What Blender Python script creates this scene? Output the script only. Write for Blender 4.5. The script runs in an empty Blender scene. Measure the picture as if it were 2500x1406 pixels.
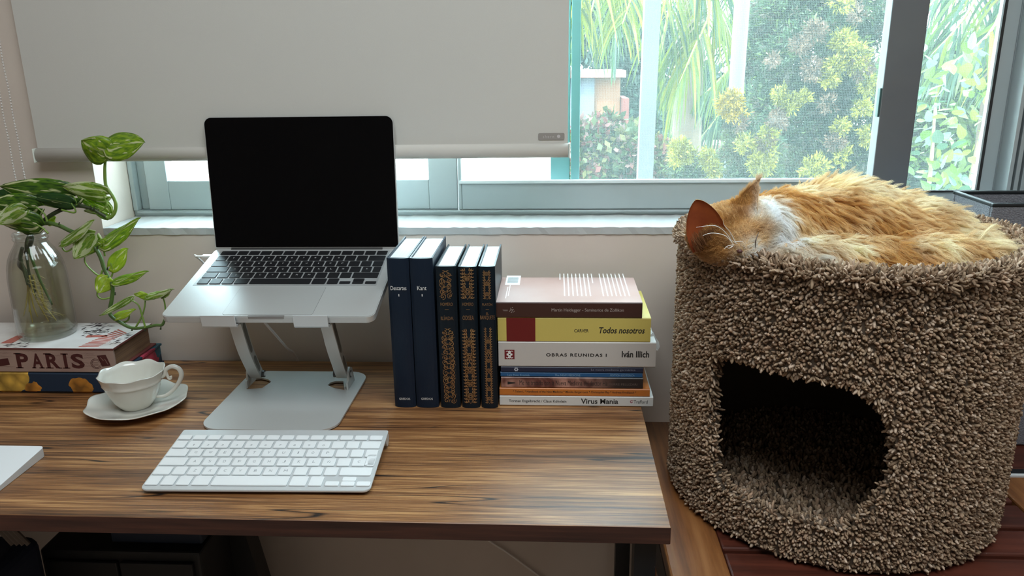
import bpy, bmesh, math, random
import numpy as np
from mathutils import Vector, Matrix, Euler, noise as mnoise

random.seed(7); rng = np.random.default_rng(7)
sc = bpy.context.scene
COL = sc.collection
R_ = math.radians

# ------------------------------------------------------------------ camera
F_PX, CAMZ, DESK = 1900.0, 1.250, 0.750
def _cam_axes(yaw, pitch, roll):
    cy, sy = math.cos(yaw), math.sin(yaw)
    f = np.array([-sy*math.cos(pitch), cy*math.cos(pitch), -math.sin(pitch)])
    r0 = np.array([cy, sy, 0.0]); u0 = np.cross(r0, f)
    r = math.cos(roll)*r0 + math.sin(roll)*u0
    u = -math.sin(roll)*r0 + math.cos(roll)*u0
    return r, u, f
CR, CU, CF = _cam_axes(R_(3.27), R_(16.3), R_(-0.776))
CAMP = np.array([0, 0, CAMZ])
cam = bpy.data.cameras.new('camera'); camo = bpy.data.objects.new('camera', cam); COL.objects.link(camo)
camo.matrix_world = Matrix(((CR[0], CU[0], -CF[0], 0), (CR[1], CU[1], -CF[1], 0), (CR[2], CU[2], -CF[2], CAMZ), (0, 0, 0, 1)))
cam.sensor_width = 36; cam.lens = F_PX/2500*36; cam.clip_start = .02; cam.clip_end = 200
sc.camera = camo

# ------------------------------------------------------------------ light, world, exposure
sc.view_settings.view_transform = 'Standard'; sc.view_settings.look = 'None'
sc.view_settings.exposure = 0.42; sc.view_settings.gamma = 1.0; sc.view_settings.use_curve_mapping = False
w = bpy.data.worlds.new('world'); sc.world = w; w.use_nodes = True
wn = w.node_tree.nodes; wl = w.node_tree.links
wbg = wn['Background']; wbg.inputs['Strength'].default_value = 11.8
wg = wn.new('ShaderNodeTexCoord'); wsep = wn.new('ShaderNodeSeparateXYZ'); wr = wn.new('ShaderNodeValToRGB')
wl.new(wg.outputs['Generated'], wsep.inputs[0]); wl.new(wsep.outputs['Z'], wr.inputs[0]); wl.new(wr.outputs[0], wbg.inputs['Color'])
wr.color_ramp.elements[0].position = 0.0; wr.color_ramp.elements[0].color = (.86, .95, 1.0, 1)
wr.color_ramp.elements[1].position = 0.7; wr.color_ramp.elements[1].color = (.72, .88, 1.0, 1)
sun = bpy.data.lights.new('sun', 'SUN'); sun.energy = 7.0; sun.angle = R_(3); sun.color = (1, .95, .82)
suno = bpy.data.objects.new('sun', sun); COL.objects.link(suno)
suno.rotation_euler = Vector((.35, .55, -.76)).to_track_quat('-Z', 'Y').to_euler(); suno.location = (0, 0, 8)
def portal(x, y, z, sx, sz, rx):
    l = bpy.data.lights.new('sky_portal', 'AREA'); l.shape = 'RECTANGLE'; l.size = sx; l.size_y = sz
    o = bpy.data.objects.new('sky_portal', l); o.location = (x, y, z); o.rotation_euler = (R_(rx), 0, 0); COL.objects.link(o)
    l.cycles.is_portal = True
portal(.08, 1.50, 1.6, 1.80, 1.24, -90)
cl_ = bpy.data.lights.new('ceiling_fill', 'AREA'); cl_.shape = 'RECTANGLE'; cl_.size = 1.3; cl_.size_y = 1.1; cl_.energy = 27; cl_.color = (.88, .96, 1)  # added fill light, out of view, to brighten the desk and keyboard
clo = bpy.data.objects.new('ceiling_fill', cl_); clo.location = (.15, .0, 2.49); COL.objects.link(clo)
sc.cycles.max_bounces = 10; sc.cycles.diffuse_bounces = 5; sc.cycles.transmission_bounces = 8
sc.cycles.transparent_max_bounces = 16; sc.cycles.caustics_reflective = False; sc.cycles.caustics_refractive = False
sc.cycles.sample_clamp_indirect = 6

# ------------------------------------------------------------------ pixel -> place (photo treated as 2500 x 1406)
def ray(x, y): return CR*(x-1250) + CU*(703-y) + CF*F_PX
def az(x, y, z):
    d = ray(x, y); return Vector(CAMP + d*(z-CAMZ)/d[2])
def ay(x, y, Y):
    d = ray(x, y); return Vector(CAMP + d*Y/d[1])

# ------------------------------------------------------------------ materials
MATS = {}
def nt(m): return m.node_tree.nodes, m.node_tree.links
def mat(name, col=(.8, .8, .8), rough=.5, metal=0., spec=.5, var=None, vscale=8., bump=0., bscale=60., stretch=(1, 1, 1), attr=None, transl=0., coat=0., sss=0.):
    """principled material; var = second colour mixed in by noise; bump = fine relief; attr = colour attribute"""
    if name in MATS: return MATS[name]
    m = bpy.data.materials.new(name); m.use_nodes = True; N, L = nt(m)
    b = N['Principled BSDF']; b.inputs['Roughness'].default_value = rough; b.inputs['Metallic'].default_value = metal
    b.inputs['Base Color'].default_value = (*col, 1); b.inputs['Specular IOR Level'].default_value = spec
    b.inputs['Coat Weight'].default_value = coat
    if sss:
        b.inputs['Subsurface Weight'].default_value = sss; b.inputs['Subsurface Radius'].default_value = (.01, .006, .004)
    tc = N.new('ShaderNodeTexCoord'); mp = N.new('ShaderNodeMapping'); mp.inputs['Scale'].default_value = stretch
    L.new(tc.outputs['Object'], mp.inputs[0])
    csock = None
    if attr:
        a = N.new('ShaderNodeAttribute'); a.attribute_name = attr; csock = a.outputs['Color']; L.new(csock, b.inputs['Base Color'])
    elif var is not None:
        n = N.new('ShaderNodeTexNoise'); n.inputs['Scale'].default_value = vscale; n.inputs['Detail'].default_value = 6
        r = N.new('ShaderNodeValToRGB'); r.color_ramp.elements[0].position = .35; r.color_ramp.elements[1].position = .65
        r.color_ramp.elements[0].color = (*col, 1); r.color_ramp.elements[1].color = (*var, 1)
        L.new(mp.outputs[0], n.inputs['Vector']); L.new(n.outputs['Fac'], r.inputs[0]); csock = r.outputs[0]; L.new(csock, b.inputs['Base Color'])
    if bump:
        n2 = N.new('ShaderNodeTexNoise'); n2.inputs['Scale'].default_value = bscale; n2.inputs['Detail'].default_value = 5
        bp = N.new('ShaderNodeBump'); bp.inputs['Strength'].default_value = bump; bp.inputs['Distance'].default_value = .002
        L.new(mp.outputs[0], n2.inputs['Vector']); L.new(n2.outputs['Fac'], bp.inputs['Height']); L.new(bp.outputs[0], b.inputs['Normal'])
    if transl:
        t = N.new('ShaderNodeBsdfTranslucent'); mx = N.new('ShaderNodeMixShader'); mx.inputs[0].default_value = transl
        t.inputs[0].default_value = (*col, 1)
        if csock: L.new(csock, t.inputs[0])
        L.new(b.outputs[0], mx.inputs[1]); L.new(t.outputs[0], mx.inputs[2]); L.new(mx.outputs[0], N['Material Output'].inputs[0])
    MATS[name] = m; return m

def pane_mat(name, tint=(.9, 1, .98), power=3.6, edge=.75):
    m = bpy.data.materials.new(name); m.use_nodes = True; N, L = nt(m); N.remove(N['Principled BSDF'])
    t = N.new('ShaderNodeBsdfTransparent'); t.inputs[0].default_value = (*tint, 1)
    g = N.new('ShaderNodeBsdfGlossy'); g.inputs['Roughness'].default_value = .02
    lw_ = N.new('ShaderNodeLayerWeight'); lw_.inputs[0].default_value = .5; pw = N.new('ShaderNodeMath'); pw.operation = 'POWER'; pw.inputs[1].default_value = power; L.new(lw_.outputs['Facing'], pw.inputs[0])
    fr = N.new('ShaderNodeMapRange'); fr.inputs['To Min'].default_value = .035; fr.inputs['To Max'].default_value = edge; L.new(pw.outputs[0], fr.inputs[0])
    mx = N.new('ShaderNodeMixShader'); L.new(fr.outputs[0], mx.inputs[0]); L.new(t.outputs[0], mx.inputs[1]); L.new(g.outputs[0], mx.inputs[2])
    L.new(mx.outputs[0], N['Material Output'].inputs[0]); MATS[name] = m; return m

def screen_mat():
    """fine insect mesh: woven threads scatter daylight, gaps let the garden through"""
    m = bpy.data.materials.new('insect_mesh'); m.use_nodes = True; N, L = nt(m); N.remove(N['Principled BSDF'])
    t = N.new('ShaderNodeBsdfTransparent')
    d = N.new('ShaderNodeBsdfDiffuse'); d.inputs[0].default_value = (.22, .24, .24, 1)
    tr = N.new('ShaderNodeBsdfTranslucent'); tr.inputs[0].default_value = (.21, .24, .24, 1)
    dm = N.new('ShaderNodeMixShader'); dm.inputs[0].default_value = .8; L.new(d.outputs[0], dm.inputs[1]); L.new(tr.outputs[0], dm.inputs[2])
    tc = N.new('ShaderNodeTexCoord'); sep = N.new('ShaderNodeSeparateXYZ'); L.new(tc.outputs['Object'], sep.inputs[0])
    outs = []
    for ax in ('X', 'Z'):
        mu = N.new('ShaderNodeMath'); mu.operation = 'MULTIPLY'; mu.inputs[1].default_value = 2*math.pi/.0028
        s = N.new('ShaderNodeMath'); s.operation = 'SINE'; L.new(sep.outputs[ax], mu.inputs[0]); L.new(mu.outputs[0], s.inputs[0]); outs.append(s)
    mxm = N.new('ShaderNodeMath'); mxm.operation = 'MAXIMUM'; L.new(outs[0].outputs[0], mxm.inputs[0]); L.new(outs[1].outputs[0], mxm.inputs[1])
    mr = N.new('ShaderNodeMapRange'); mr.inputs['From Min'].default_value = -.6; mr.inputs['From Max'].default_value = 1
    mr.inputs['To Min'].default_value = .05; mr.inputs['To Max'].default_value = .24; L.new(mxm.outputs[0], mr.inputs[0])
    mx = N.new('ShaderNodeMixShader'); L.new(mr.outputs[0], mx.inputs[0]); L.new(t.outputs[0], mx.inputs[1]); L.new(dm.outputs[0], mx.inputs[2])
    L.new(mx.outputs[0], N['Material Output'].inputs[0]); return m

def glass_mat(name, col=(1, 1, 1), ior=1.45, rough=0.):
    m = bpy.data.materials.new(name); m.use_nodes = True; N, L = nt(m); N.remove(N['Principled BSDF'])
    g = N.new('ShaderNodeBsdfGlass'); g.inputs['Color'].default_value = (*col, 1); g.inputs['IOR'].default_value = ior; g.inputs['Roughness'].default_value = rough
    L.new(g.outputs[0], N['Material Output'].inputs[0]); return m

def wood_mat(name, dark, mid, light, sx=1.5, sy=38., rough=.42, crack=True, bump=.25, spec=.5):
    m = bpy.data.materials.new(name); m.use_nodes = True; N, L = nt(m); b = N['Principled BSDF']
    tc = N.new('ShaderNodeTexCoord')
    def noise(scale, sc, detail=8, dist=0.):
        mp = N.new('ShaderNodeMapping'); mp.inputs['Scale'].default_value = sc; L.new(tc.outputs['Object'], mp.inputs[0])
        n = N.new('ShaderNodeTexNoise'); n.inputs['Scale'].default_value = scale; n.inputs['Detail'].default_value = detail
        n.inputs['Roughness'].default_value = .65; n.inputs['Distortion'].default_value = dist
        L.new(mp.outputs[0], n.inputs['Vector']); return n
    n1 = noise(1, (sx, sy, sy), 10, .8); n2 = noise(1, (sx*3, sy*4, sy*4), 5); n3 = noise(1, (sx*.5, sy*.10, sy*.10), 3)
    mix = N.new('ShaderNodeMix'); mix.data_type = 'FLOAT'; mix.inputs[0].default_value = .42
    L.new(n1.outputs['Fac'], mix.inputs[2]); L.new(n2.outputs['Fac'], mix.inputs[3])
    mix2 = N.new('ShaderNodeMix'); mix2.data_type = 'FLOAT'; mix2.inputs[0].default_value = .30
    L.new(mix.outputs[0], mix2.inputs[2]); L.new(n3.outputs['Fac'], mix2.inputs[3])
    r = N.new('ShaderNodeValToRGB'); e = r.color_ramp.elements; e[0].position = .40; e[0].color = (*dark, 1); e[1].position = .62; e[1].color = (*light, 1)
    k = e.new(.5); k.color = (*mid, 1); L.new(mix2.outputs[0], r.inputs[0]); out = r.outputs[0]
    if crack:
        n4 = noise(1, (1.3, 22, 22), 2, .15)
        sb = N.new('ShaderNodeMath'); sb.operation = 'SUBTRACT'; sb.inputs[1].default_value = .5; L.new(n4.outputs['Fac'], sb.inputs[0])
        ab = N.new('ShaderNodeMath'); ab.operation = 'ABSOLUTE'; L.new(sb.outputs[0], ab.inputs[0])
        n5 = noise(1, (3.2, 9, 9), 2)
        rr = N.new('ShaderNodeMapRange'); rr.inputs['From Min'].default_value = .002; rr.inputs['From Max'].default_value = .010; rr.inputs['To Min'].default_value = 1; rr.inputs['To Max'].default_value = 0; L.new(ab.outputs[0], rr.inputs[0])
        r5 = N.new('ShaderNodeMapRange'); r5.inputs['From Min'].default_value = .46; r5.inputs['From Max'].default_value = .56; L.new(n5.outputs['Fac'], r5.inputs[0])
        mm = N.new('ShaderNodeMath'); mm.operation = 'MULTIPLY'; L.new(rr.outputs[0], mm.inputs[0]); L.new(r5.outputs[0], mm.inputs[1])
        mc = N.new('ShaderNodeMix'); mc.data_type = 'RGBA'; L.new(mm.outputs[0], mc.inputs[0]); L.new(out, mc.inputs[6]); mc.inputs[7].default_value = (dark[0]*.25, dark[1]*.25, dark[2]*.25, 1)
        out = mc.outputs[2]
    L.new(out, b.inputs['Base Color']); b.inputs['Roughness'].default_value = rough; b.inputs['Specular IOR Level'].default_value = spec
    bp = N.new('ShaderNodeBump'); bp.inputs['Strength'].default_value = bump; bp.inputs['Distance'].default_value = .001
    L.new(mix.outputs[0], bp.inputs['Height']); L.new(bp.outputs[0], b.inputs['Normal'])
    MATS[name] = m; return m

# ------------------------------------------------------------------ object helpers
MW = {}
def tag(o, label=None, cat=None, group=None, kind=None):
    if label: o['label'] = label
    if cat: o['category'] = cat
    if group: o['group'] = group
    if kind: o['kind'] = kind
    return o
def thing(name, label, cat, loc=(0, 0, 0), rot=None, group=None):
    o = bpy.data.objects.new(name, None); COL.objects.link(o); o.empty_display_size = .02
    o.location = loc
    M = Matrix.Translation(Vector(loc))
    if rot is not None:
        o.rotation_euler = rot; M = M @ Euler(rot).to_matrix().to_4x4()
    MW[o.name] = M; return tag(o, label, cat, group)
def link(name, me, parent=None, m=None, local=False, smooth=False):
    """me built in world coordinates unless local; children keep the parent's frame"""
    o = bpy.data.objects.new(name, me); COL.objects.link(o)
    if m is not None:
        me.materials.clear(); [me.materials.append(k) for k in (m if isinstance(m, (list, tuple)) else [m])]
    if parent is not None:
        o.parent = parent; P = MW[parent.name]
        if not local: me.transform(P.inverted())
        MW[o.name] = P.copy()
    else: MW[o.name] = Matrix.Identity(4)
    if smooth and hasattr(me, 'polygons'): me.polygons.foreach_set('use_smooth', [True]*len(me.polygons))
    return o
def bm2(bm, name='mesh'):
    bmesh.ops.recalc_face_normals(bm, faces=bm.faces)
    me = bpy.data.meshes.new(name); bm.to_mesh(me); bm.free(); return me
def pyd(v, f, name='mesh'):
    me = bpy.data.meshes.new(name); me.from_pydata([tuple(a) for a in v], [], f); me.update(); return me
def box(bm, x0, x1, y0, y1, z0, z1, bev=0., seg=2, M=None):
    r = bmesh.ops.create_cube(bm, size=1)
    T = Matrix.Translation(((x0+x1)/2, (y0+y1)/2, (z0+z1)/2)) @ Matrix.Diagonal((abs(x1-x0), abs(y1-y0), abs(z1-z0), 1))
    vs = r['verts']; bmesh.ops.transform(bm, matrix=T, verts=vs)
    if bev:
        es = list({e for v in vs for e in v.link_edges})
        rb = bmesh.ops.bevel(bm, geom=es, offset=bev, segments=seg, affect='EDGES', profile=.5)
        vs = list({v for f in rb['faces'] for v in f.verts} | {v for v in vs if v.is_valid})
    if M is not None: bmesh.ops.transform(bm, matrix=M, verts=[v for v in vs if v.is_valid])
    return vs
def boxm(x0, x1, y0, y1, z0, z1, bev=0., seg=2):
    bm = bmesh.new(); box(bm, x0, x1, y0, y1, z0, z1, bev, seg); return bm2(bm)
def slab(w, d, r, z0, z1, seg=6, cx=0, cy=0, bev=0.):
    """rounded-corner plate, centred at cx,cy; r one radius or four (front-left, front-right, back-right, back-left)"""
    rs = r if isinstance(r, (list, tuple)) else [r]*4
    pts = []
    for (sx, sy, a0, rr) in ((-1, -1, 180, rs[0]), (1, -1, 270, rs[1]), (1, 1, 0, rs[2]), (-1, 1, 90, rs[3])):
        ox, oy = cx+sx*(w/2-rr), cy+sy*(d/2-rr)
        for k in range(seg+1):
            a = R_(a0+90*k/seg); pts.append((ox+rr*math.cos(a), oy+rr*math.sin(a)))
    return prism(pts, z0, z1, bev)
def prism(pts, z0, z1, bev=0., bm=None):
    own = bm is None
    if own: bm = bmesh.new()
    lo = [bm.verts.new((x, y, z0)) for x, y in pts]; hi = [bm.verts.new((x, y, z1)) for x, y in pts]
    n = len(pts); f = bm.faces.new(hi); g = bm.faces.new(lo[::-1])
    for i in range(n): bm.faces.new((lo[i], lo[(i+1) % n], hi[(i+1) % n], hi[i]))
    if bev:
        bmesh.ops.recalc_face_normals(bm, faces=bm.faces)
        bmesh.ops.bevel(bm, geom=list(set(f.edges) | set(g.edges)), offset=bev, segments=2, affect='EDGES')
    return bm2(bm) if own else None
def smooth_path(P, sub=6):
    P = [Vector(p) for p in P]; out = []
    for i in range(len(P)-1):
        p0, p1, p2, p3 = P[max(i-1, 0)], P[i], P[i+1], P[min(i+2, len(P)-1)]
        for k in range(sub):
            t = k/sub; out.append(.5*((2*p1)+(p2-p0)*t+(2*p0-5*p1+4*p2-p3)*t*t+(3*p1-p0-3*p2+p3)*t**3))
    out.append(P[-1]); return out
def tube(bm, P, r, n=8, sub=5, squash=1., knots=None):
    """round tube along a smoothed path; r number or per-control list"""
    Q = smooth_path(P, sub) if sub > 1 else [Vector(p) for p in P]
    rr = [r]*len(Q) if not isinstance(r, (list, tuple)) else list(np.interp(np.linspace(0, 1, len(Q)), np.linspace(0, 1, len(r)), r))
    up = None; rings = []
    for i, q in enumerate(Q):
        t = (Q[min(i+1, len(Q)-1)] - Q[max(i-1, 0)]).normalized()
        if up is None: up = t.orthogonal().normalized()
        up = (up - t*up.dot(t)); up = up.normalized() if up.length > 1e-6 else t.orthogonal().normalized()
        s = t.cross(up)
        k = rr[i]
        rings.append([bm.verts.new(q+up*math.cos(a)*k+s*math.sin(a)*k*squash) for a in [2*math.pi*j/n for j in range(n)]])
    for a, b in zip(rings, rings[1:]):
        for j in range(n): bm.faces.new((a[j], a[(j+1) % n], b[(j+1) % n], b[j]))
    bm.faces.new(rings[0][::-1]); bm.faces.new(rings[-1])
def tubem(P, r, n=8, sub=5, squash=1.):
    bm = bmesh.new(); tube(bm, P, r, n, sub, squash); return bm2(bm)
def lathe(prof, n=48, c=(0, 0, 0), mod=None):
    """prof list of (r,z); mod(theta, i, r, z)->(r,z)"""
    v, f = [], []
    for i, (r, z) in enumerate(prof):
        for j in range(n):
            th = 2*math.pi*j/n; rr, zz = (r, z) if mod is None else mod(th, i, r, z)
            v.append((c[0]+rr*math.cos(th), c[1]+rr*math.sin(th), c[2]+zz))
    for i in range(len(prof)-1):
        for j in range(n): f.append((i*n+j, i*n+(j+1) % n, (i+1)*n+(j+1) % n, (i+1)*n+j))
    if prof[0][0] < 1e-3: pass
    f.append(tuple(range(n))[::-1]); f.append(tuple((len(prof)-1)*n+j for j in range(n)))
    return pyd(v, f)
_TXT = {}
def text_mesh(s, weight=0., shear=0., spacing=1.):
    k = (s, weight, shear, spacing)
    if k not in _TXT:
        cu = bpy.data.curves.new('txt', 'FONT'); cu.body = s; cu.size = 1; cu.offset = weight; cu.shear = shear; cu.space_character = spacing
        cu.resolution_u = 3
        o = bpy.data.objects.new('txt', cu); COL.objects.link(o); bpy.context.view_layer.update()
        me = bpy.data.meshes.new_from_object(o.evaluated_get(bpy.context.evaluated_depsgraph_get()))
        bpy.data.objects.remove(o); bpy.data.curves.remove(cu)
        co = np.array([v.co[:] for v in me.vertices]); fs = [tuple(p.vertices) for p in me.polygons]; bpy.data.meshes.remove(me)
        mn, mx = co.min(0), co.max(0); co = (co-mn)/np.maximum(mx-mn, 1e-6); _TXT[k] = (co[:, :2], fs)
    return _TXT[k]
def text_into(V, Fc, s, o, ux, uy, wd, ht, **kw):
    """append text fitted in wd x ht with lower-left corner o, along unit vectors ux, uy"""
    co, fs = text_mesh(s, **kw); b = len(V); o = Vector(o); ux = Vector(ux); uy = Vector(uy)
    V.extend([tuple(o+ux*(c[0]*wd)+uy*(c[1]*ht)) for c in co]); Fc.extend([tuple(i+b for i in f) for f in fs])
def quad_into(V, Fc, o, ux, uy, x0, x1, y0, y1):
    b = len(V); o = Vector(o); ux = Vector(ux); uy = Vector(uy)
    V.extend([tuple(o+ux*x+uy*y) for x, y in ((x0, y0), (x1, y0), (x1, y1), (x0, y1))]); Fc.append((b, b+1, b+2, b+3))
def ribbon_into(V, Fc, o, ux, uy, pts, wdt):
    """flat printed stroke through 2-D pts"""
    o = Vector(o); ux = Vector(ux); uy = Vector(uy); b = len(V); n = len(pts)
    for i, (x, y) in enumerate(pts):
        x0, y0 = pts[max(i-1, 0)]; x1, y1 = pts[min(i+1, n-1)]; dx, dy = x1-x0, y1-y0; l = math.hypot(dx, dy) or 1
        nx, ny = -dy/l, dx/l; ww = wdt*(.35+.65*math.sin(math.pi*min(max((i+.5)/n, .08), .92)))/2
        V.append(tuple(o+ux*(x+nx*ww)+uy*(y+ny*ww))); V.append(tuple(o+ux*(x-nx*ww)+uy*(y-ny*ww)))
    for i in range(n-1): Fc.append((b+2*i, b+2*i+1, b+2*i+3, b+2*i+2))
def blob_into(V, Fc, o, ux, uy, x, y, rx, ry, ang=0, n=8):
    o = Vector(o); ux = Vector(ux); uy = Vector(uy); b = len(V)
    for k in range(n):
        a = 2*math.pi*k/n; px, py = rx*math.cos(a), ry*math.sin(a)
        V.append(tuple(o+ux*(x+px*math.cos(ang)-py*math.sin(ang))+uy*(y+px*math.sin(ang)+py*math.cos(ang))))
    Fc.append(tuple(range(b, b+n)))
def colattr(me, cols, domain='POINT', name='col'):
    a = me.color_attributes.new(name, 'FLOAT_COLOR', domain)
    c = np.ones((len(cols), 4), np.float32); c[:, :3] = cols; a.data.foreach_set('color', c.ravel())
def numesh(v, f, name='mesh'):
    """fast mesh from numpy arrays; all faces with equal vertex count"""
    me = bpy.data.meshes.new(name); v = np.asarray(v, np.float32); f = np.asarray(f, np.int32)
    me.vertices.add(len(v)); me.vertices.foreach_set('co', v.ravel())
    k = f.shape[1]; me.loops.add(f.size); me.loops.foreach_set('vertex_index', f.ravel())
    me.polygons.add(len(f)); me.polygons.foreach_set('loop_start', np.arange(0, f.size, k, dtype=np.int32)); me.polygons.foreach_set('loop_total', np.full(len(f), k, np.int32))
    me.update(); me.validate(); return me
X_, Y_, Z_ = Vector((1, 0, 0)), Vector((0, 1, 0)), Vector((0, 0, 1))
# ================================================================== the room
WY = 1.262            # room face of the window wall
WT = .20
plaster = mat('plaster_wall', (.66, .57, .50), .9, var=(.60, .52, .46), vscale=3, bump=.5, bscale=14)
white_plaster = mat('white_plaster', (.46, .475, .47), .85, bump=.4, bscale=25)
X0, X1, YF, ZC = -2.0, 2.2, -2.3, 2.55
rl = ay(225, 395, WY).x          # left edge of the window opening
SILL = (ay(340, 554, WY).z + ay(1640, 556, WY).z)/2
ORX = .93; OTZ = 2.18
def struct(name, me, m, parent=None, smooth=False):
    o = link(name, me, parent, m, smooth=smooth)
    if parent is None: o['kind'] = 'structure'
    return o
bm = bmesh.new()
box(bm, X0-.1, rl, WY, WY+WT, -.1, ZC+.1); box(bm, ORX, X1+.1, WY, WY+WT, -.1, ZC+.1)
box(bm, rl, ORX, WY, WY+WT, -.1, SILL-.012); box(bm, rl, ORX, WY, WY+WT, OTZ, ZC+.1)
struct('wall_back', bm2(bm), plaster)
# sill slab: rough bright plaster top with worn front edge
bm = bmesh.new(); box(bm, rl+.001, ORX-.001, WY-.002, WY+WT, SILL-.0118, SILL, 0)
bmesh.ops.subdivide_edges(bm, edges=[e for e in bm.edges if abs(e.verts[0].co.x-e.verts[1].co.x) > .5], cuts=160)
bmesh.ops.subdivide_edges(bm, edges=[e for e in bm.edges if abs(e.verts[0].co.y-e.verts[1].co.y) > .15], cuts=3)
for v in bm.verts:
    if v.co.y < WY+.01: v.co.y += random.uniform(-.0007, .0005); v.co.z += random.uniform(-.0005, .0005)
    elif v.co.z > SILL-.001: v.co.z += random.uniform(-.0008, .0008)
struct('trim_1', bm2(bm), white_plaster)
struct('wall_left', boxm(X0-.1, X0, YF, WY, 0, ZC), plaster)
struct('wall_right', boxm(X1, X1+.1, YF, WY, 0, ZC), plaster)
bm = bmesh.new()
for a in ((X0-.1, X1+.1, 0, ZC),): box(bm, a[0], a[1], YF-.1, YF, a[2], a[3])
struct('wall_front', bm2(bm), plaster)
struct('floor', boxm(X0-.1, X1+.1, YF-.1, WY, -.1, 0), mat('floor_tiles', (.30, .22, .16), .5, var=(.26, .18, .13)))
struct('ceiling', boxm(X0-.1, X1+.1, YF-.1, WY+WT, ZC, ZC+.1), mat('ceiling_paint', (.78, .78, .76), .9))
alu = mat('aluminium_frame', (.44, .49, .50), .38, metal=.3, var=(.40, .45, .46), vscale=4)
t = thing('fill_housing', 'added flat white housing of the unseen fill light above the viewpoint', 'lamp', (.15, 0, ZC))  # made-up casing for the added fill light, never in view
link('housing', boxm(-.52, .82, -.57, .57, 2.50, ZC-.001, .004), t, mat('fill_housing_white', (.8, .8, .8), .5))
# ---- window_1: aluminium sliding window
FY = WY+.105
w1 = struct('window_1', boxm(rl+.001, ORX-.001, FY, WY+WT-.01, SILL, SILL+.010), alu)
MW[w1.name] = Matrix.Identity(4)
def wpart(name, me, m=alu, label=None):
    o = link(name, me, w1, m)
    if label: o['label'] = label
    return o
def zx(px, py, Y=None):
    p = ay(px, py, Y or FY); return p.x, p.z
zt = zx(1200, 516)[1]; print('track z', zt, 'sill', SILL)
topz = OTZ
x_a = zx(330, 450)[0]; x_b = zx(354, 450)[0]; x_c = zx(407, 450)[0]
x_d = zx(1046, 450)[0]; x_e = zx(1119, 450)[0]
x_f = zx(2128, 430, FY-.012)[0]; x_g = zx(2212, 450, FY-.012)[0]
x_h = zx(2398, 460)[0]; x_i = zx(2436, 460)[0]
z_rail_l = zx(700, 441)[1]; z_rail_m = zx(1500, 446)[1]; z_rail_r = zx(2300, 472)[1]; z_bead = zx(1500, 438)[1]
bev = .0015
# fixed outer frame
bm = bmesh.new(); box(bm, rl+.001, x_a, FY-.004, WY+WT-.012, SILL+.01, topz-.001, bev); box(bm, x_a, x_b-.003, FY+.012, WY+WT-.02, SILL+.01, topz-.001, bev)
wpart('jamb', bm2(bm))
bm = bmesh.new()
for k in range(4): box(bm, x_i+.004+k*.016, x_i+.011+k*.016, FY-.018+k*.008, FY+.05, SILL+.01, topz-.001, .001)
box(bm, x_i+.003, ORX-.002, FY+.02, WY+WT-.012, SILL+.01, topz-.001, bev); box(bm, x_i+.070, ORX-.002, FY-.03, FY+.03, SILL+.01, topz-.001, bev)
wpart('jamb', bm2(bm))
wpart('head_rail', boxm(rl+.001, ORX-.002, FY, WY+WT-.012, topz-.04, topz-.001, bev))
bm = bmesh.new(); box(bm, x_a, x_i+.002, FY-.008, FY-.004, SILL+.01, zt, .0005); box(bm, x_a, x_i+.002, FY+.045, FY+.05, SILL+.01, zt+.004, .0005)
wpart('track', bm2(bm))
# left sash
def sash(name, xl, xr, xl2, xr2, z0, z1, y0, y1, mtl=alu):
    s = link(name, boxm(xl2, xr2, y0, y1, z0, z1, bev), w1, mtl)          # bottom rail
    for a, b in ((xl, xl2), (xr2, xr)): link('stile', boxm(a, b, y0-.001, y1+.001, z0, topz-.041, bev), s, mtl)
    link('top_rail', boxm(xl2, xr2, y0, y1, topz-.08, topz-.041, bev), s, mtl)
    return s
glass = pane_mat('window_glass', (.93, 1, .99))
greenglass = pane_mat('green_tinted_glass', (.90, .98, .97))
s1 = sash('sash', x_b, x_e-.002, x_c, x_d, SILL+.0105, z_rail_l, FY+.004, FY+.030)
link('pane', boxm(x_c-.004, x_d+.004, FY+.015, FY+.019, z_rail_l-.004, topz-.078), s1, glass)
s2 = sash('sash', x_e, x_g, x_e+.006, x_f, SILL+.0105, z_rail_m, FY-.002, FY+.012)
dark_alu = mat('mullion_metal', (.20, .215, .23), .42, metal=.5, var=(.17, .18, .20), vscale=5)
for o in list(s2.children):
    if o.name.startswith('stile') and max(v.co.x for v in o.data.vertices) > x_g-.001:
        o.data.materials.clear(); o.data.materials.append(dark_alu); o['label'] = 'dark grey mullion'
        for v in o.data.vertices: v.co.y -= .012 if v.co.y < FY+.005 else 0
link('glazing_bead', boxm(x_e+.002, x_f, FY-.006, FY+.004, z_rail_m, z_bead, .001), s2, mat('white_bead', (.66, .70, .71), .35))
link('pane', boxm(x_e+.004, x_f+.002, FY+.003, FY+.007, z_bead-.003, topz-.078), s2, greenglass)
s3 = sash('sash', x_g-.004, x_i, x_g+.002, x_h, SILL+.0105, z_rail_r, FY+.016, FY+.034)
link('gasket', boxm(x_g+.002, x_h, FY+.013, FY+.018, z_rail_r, z_rail_r+.003), s3, mat('black_rubber', (.02, .02, .02), .6))
link('gasket', boxm(x_h-.003, x_h+.002, FY+.0125, FY+.018, z_rail_r, topz-.08), s3, MATS['black_rubber'])
link('pane', boxm(x_g, x_h+.003, FY+.023, FY+.027, z_rail_r-.004, topz-.078), s3, glass)
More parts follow.
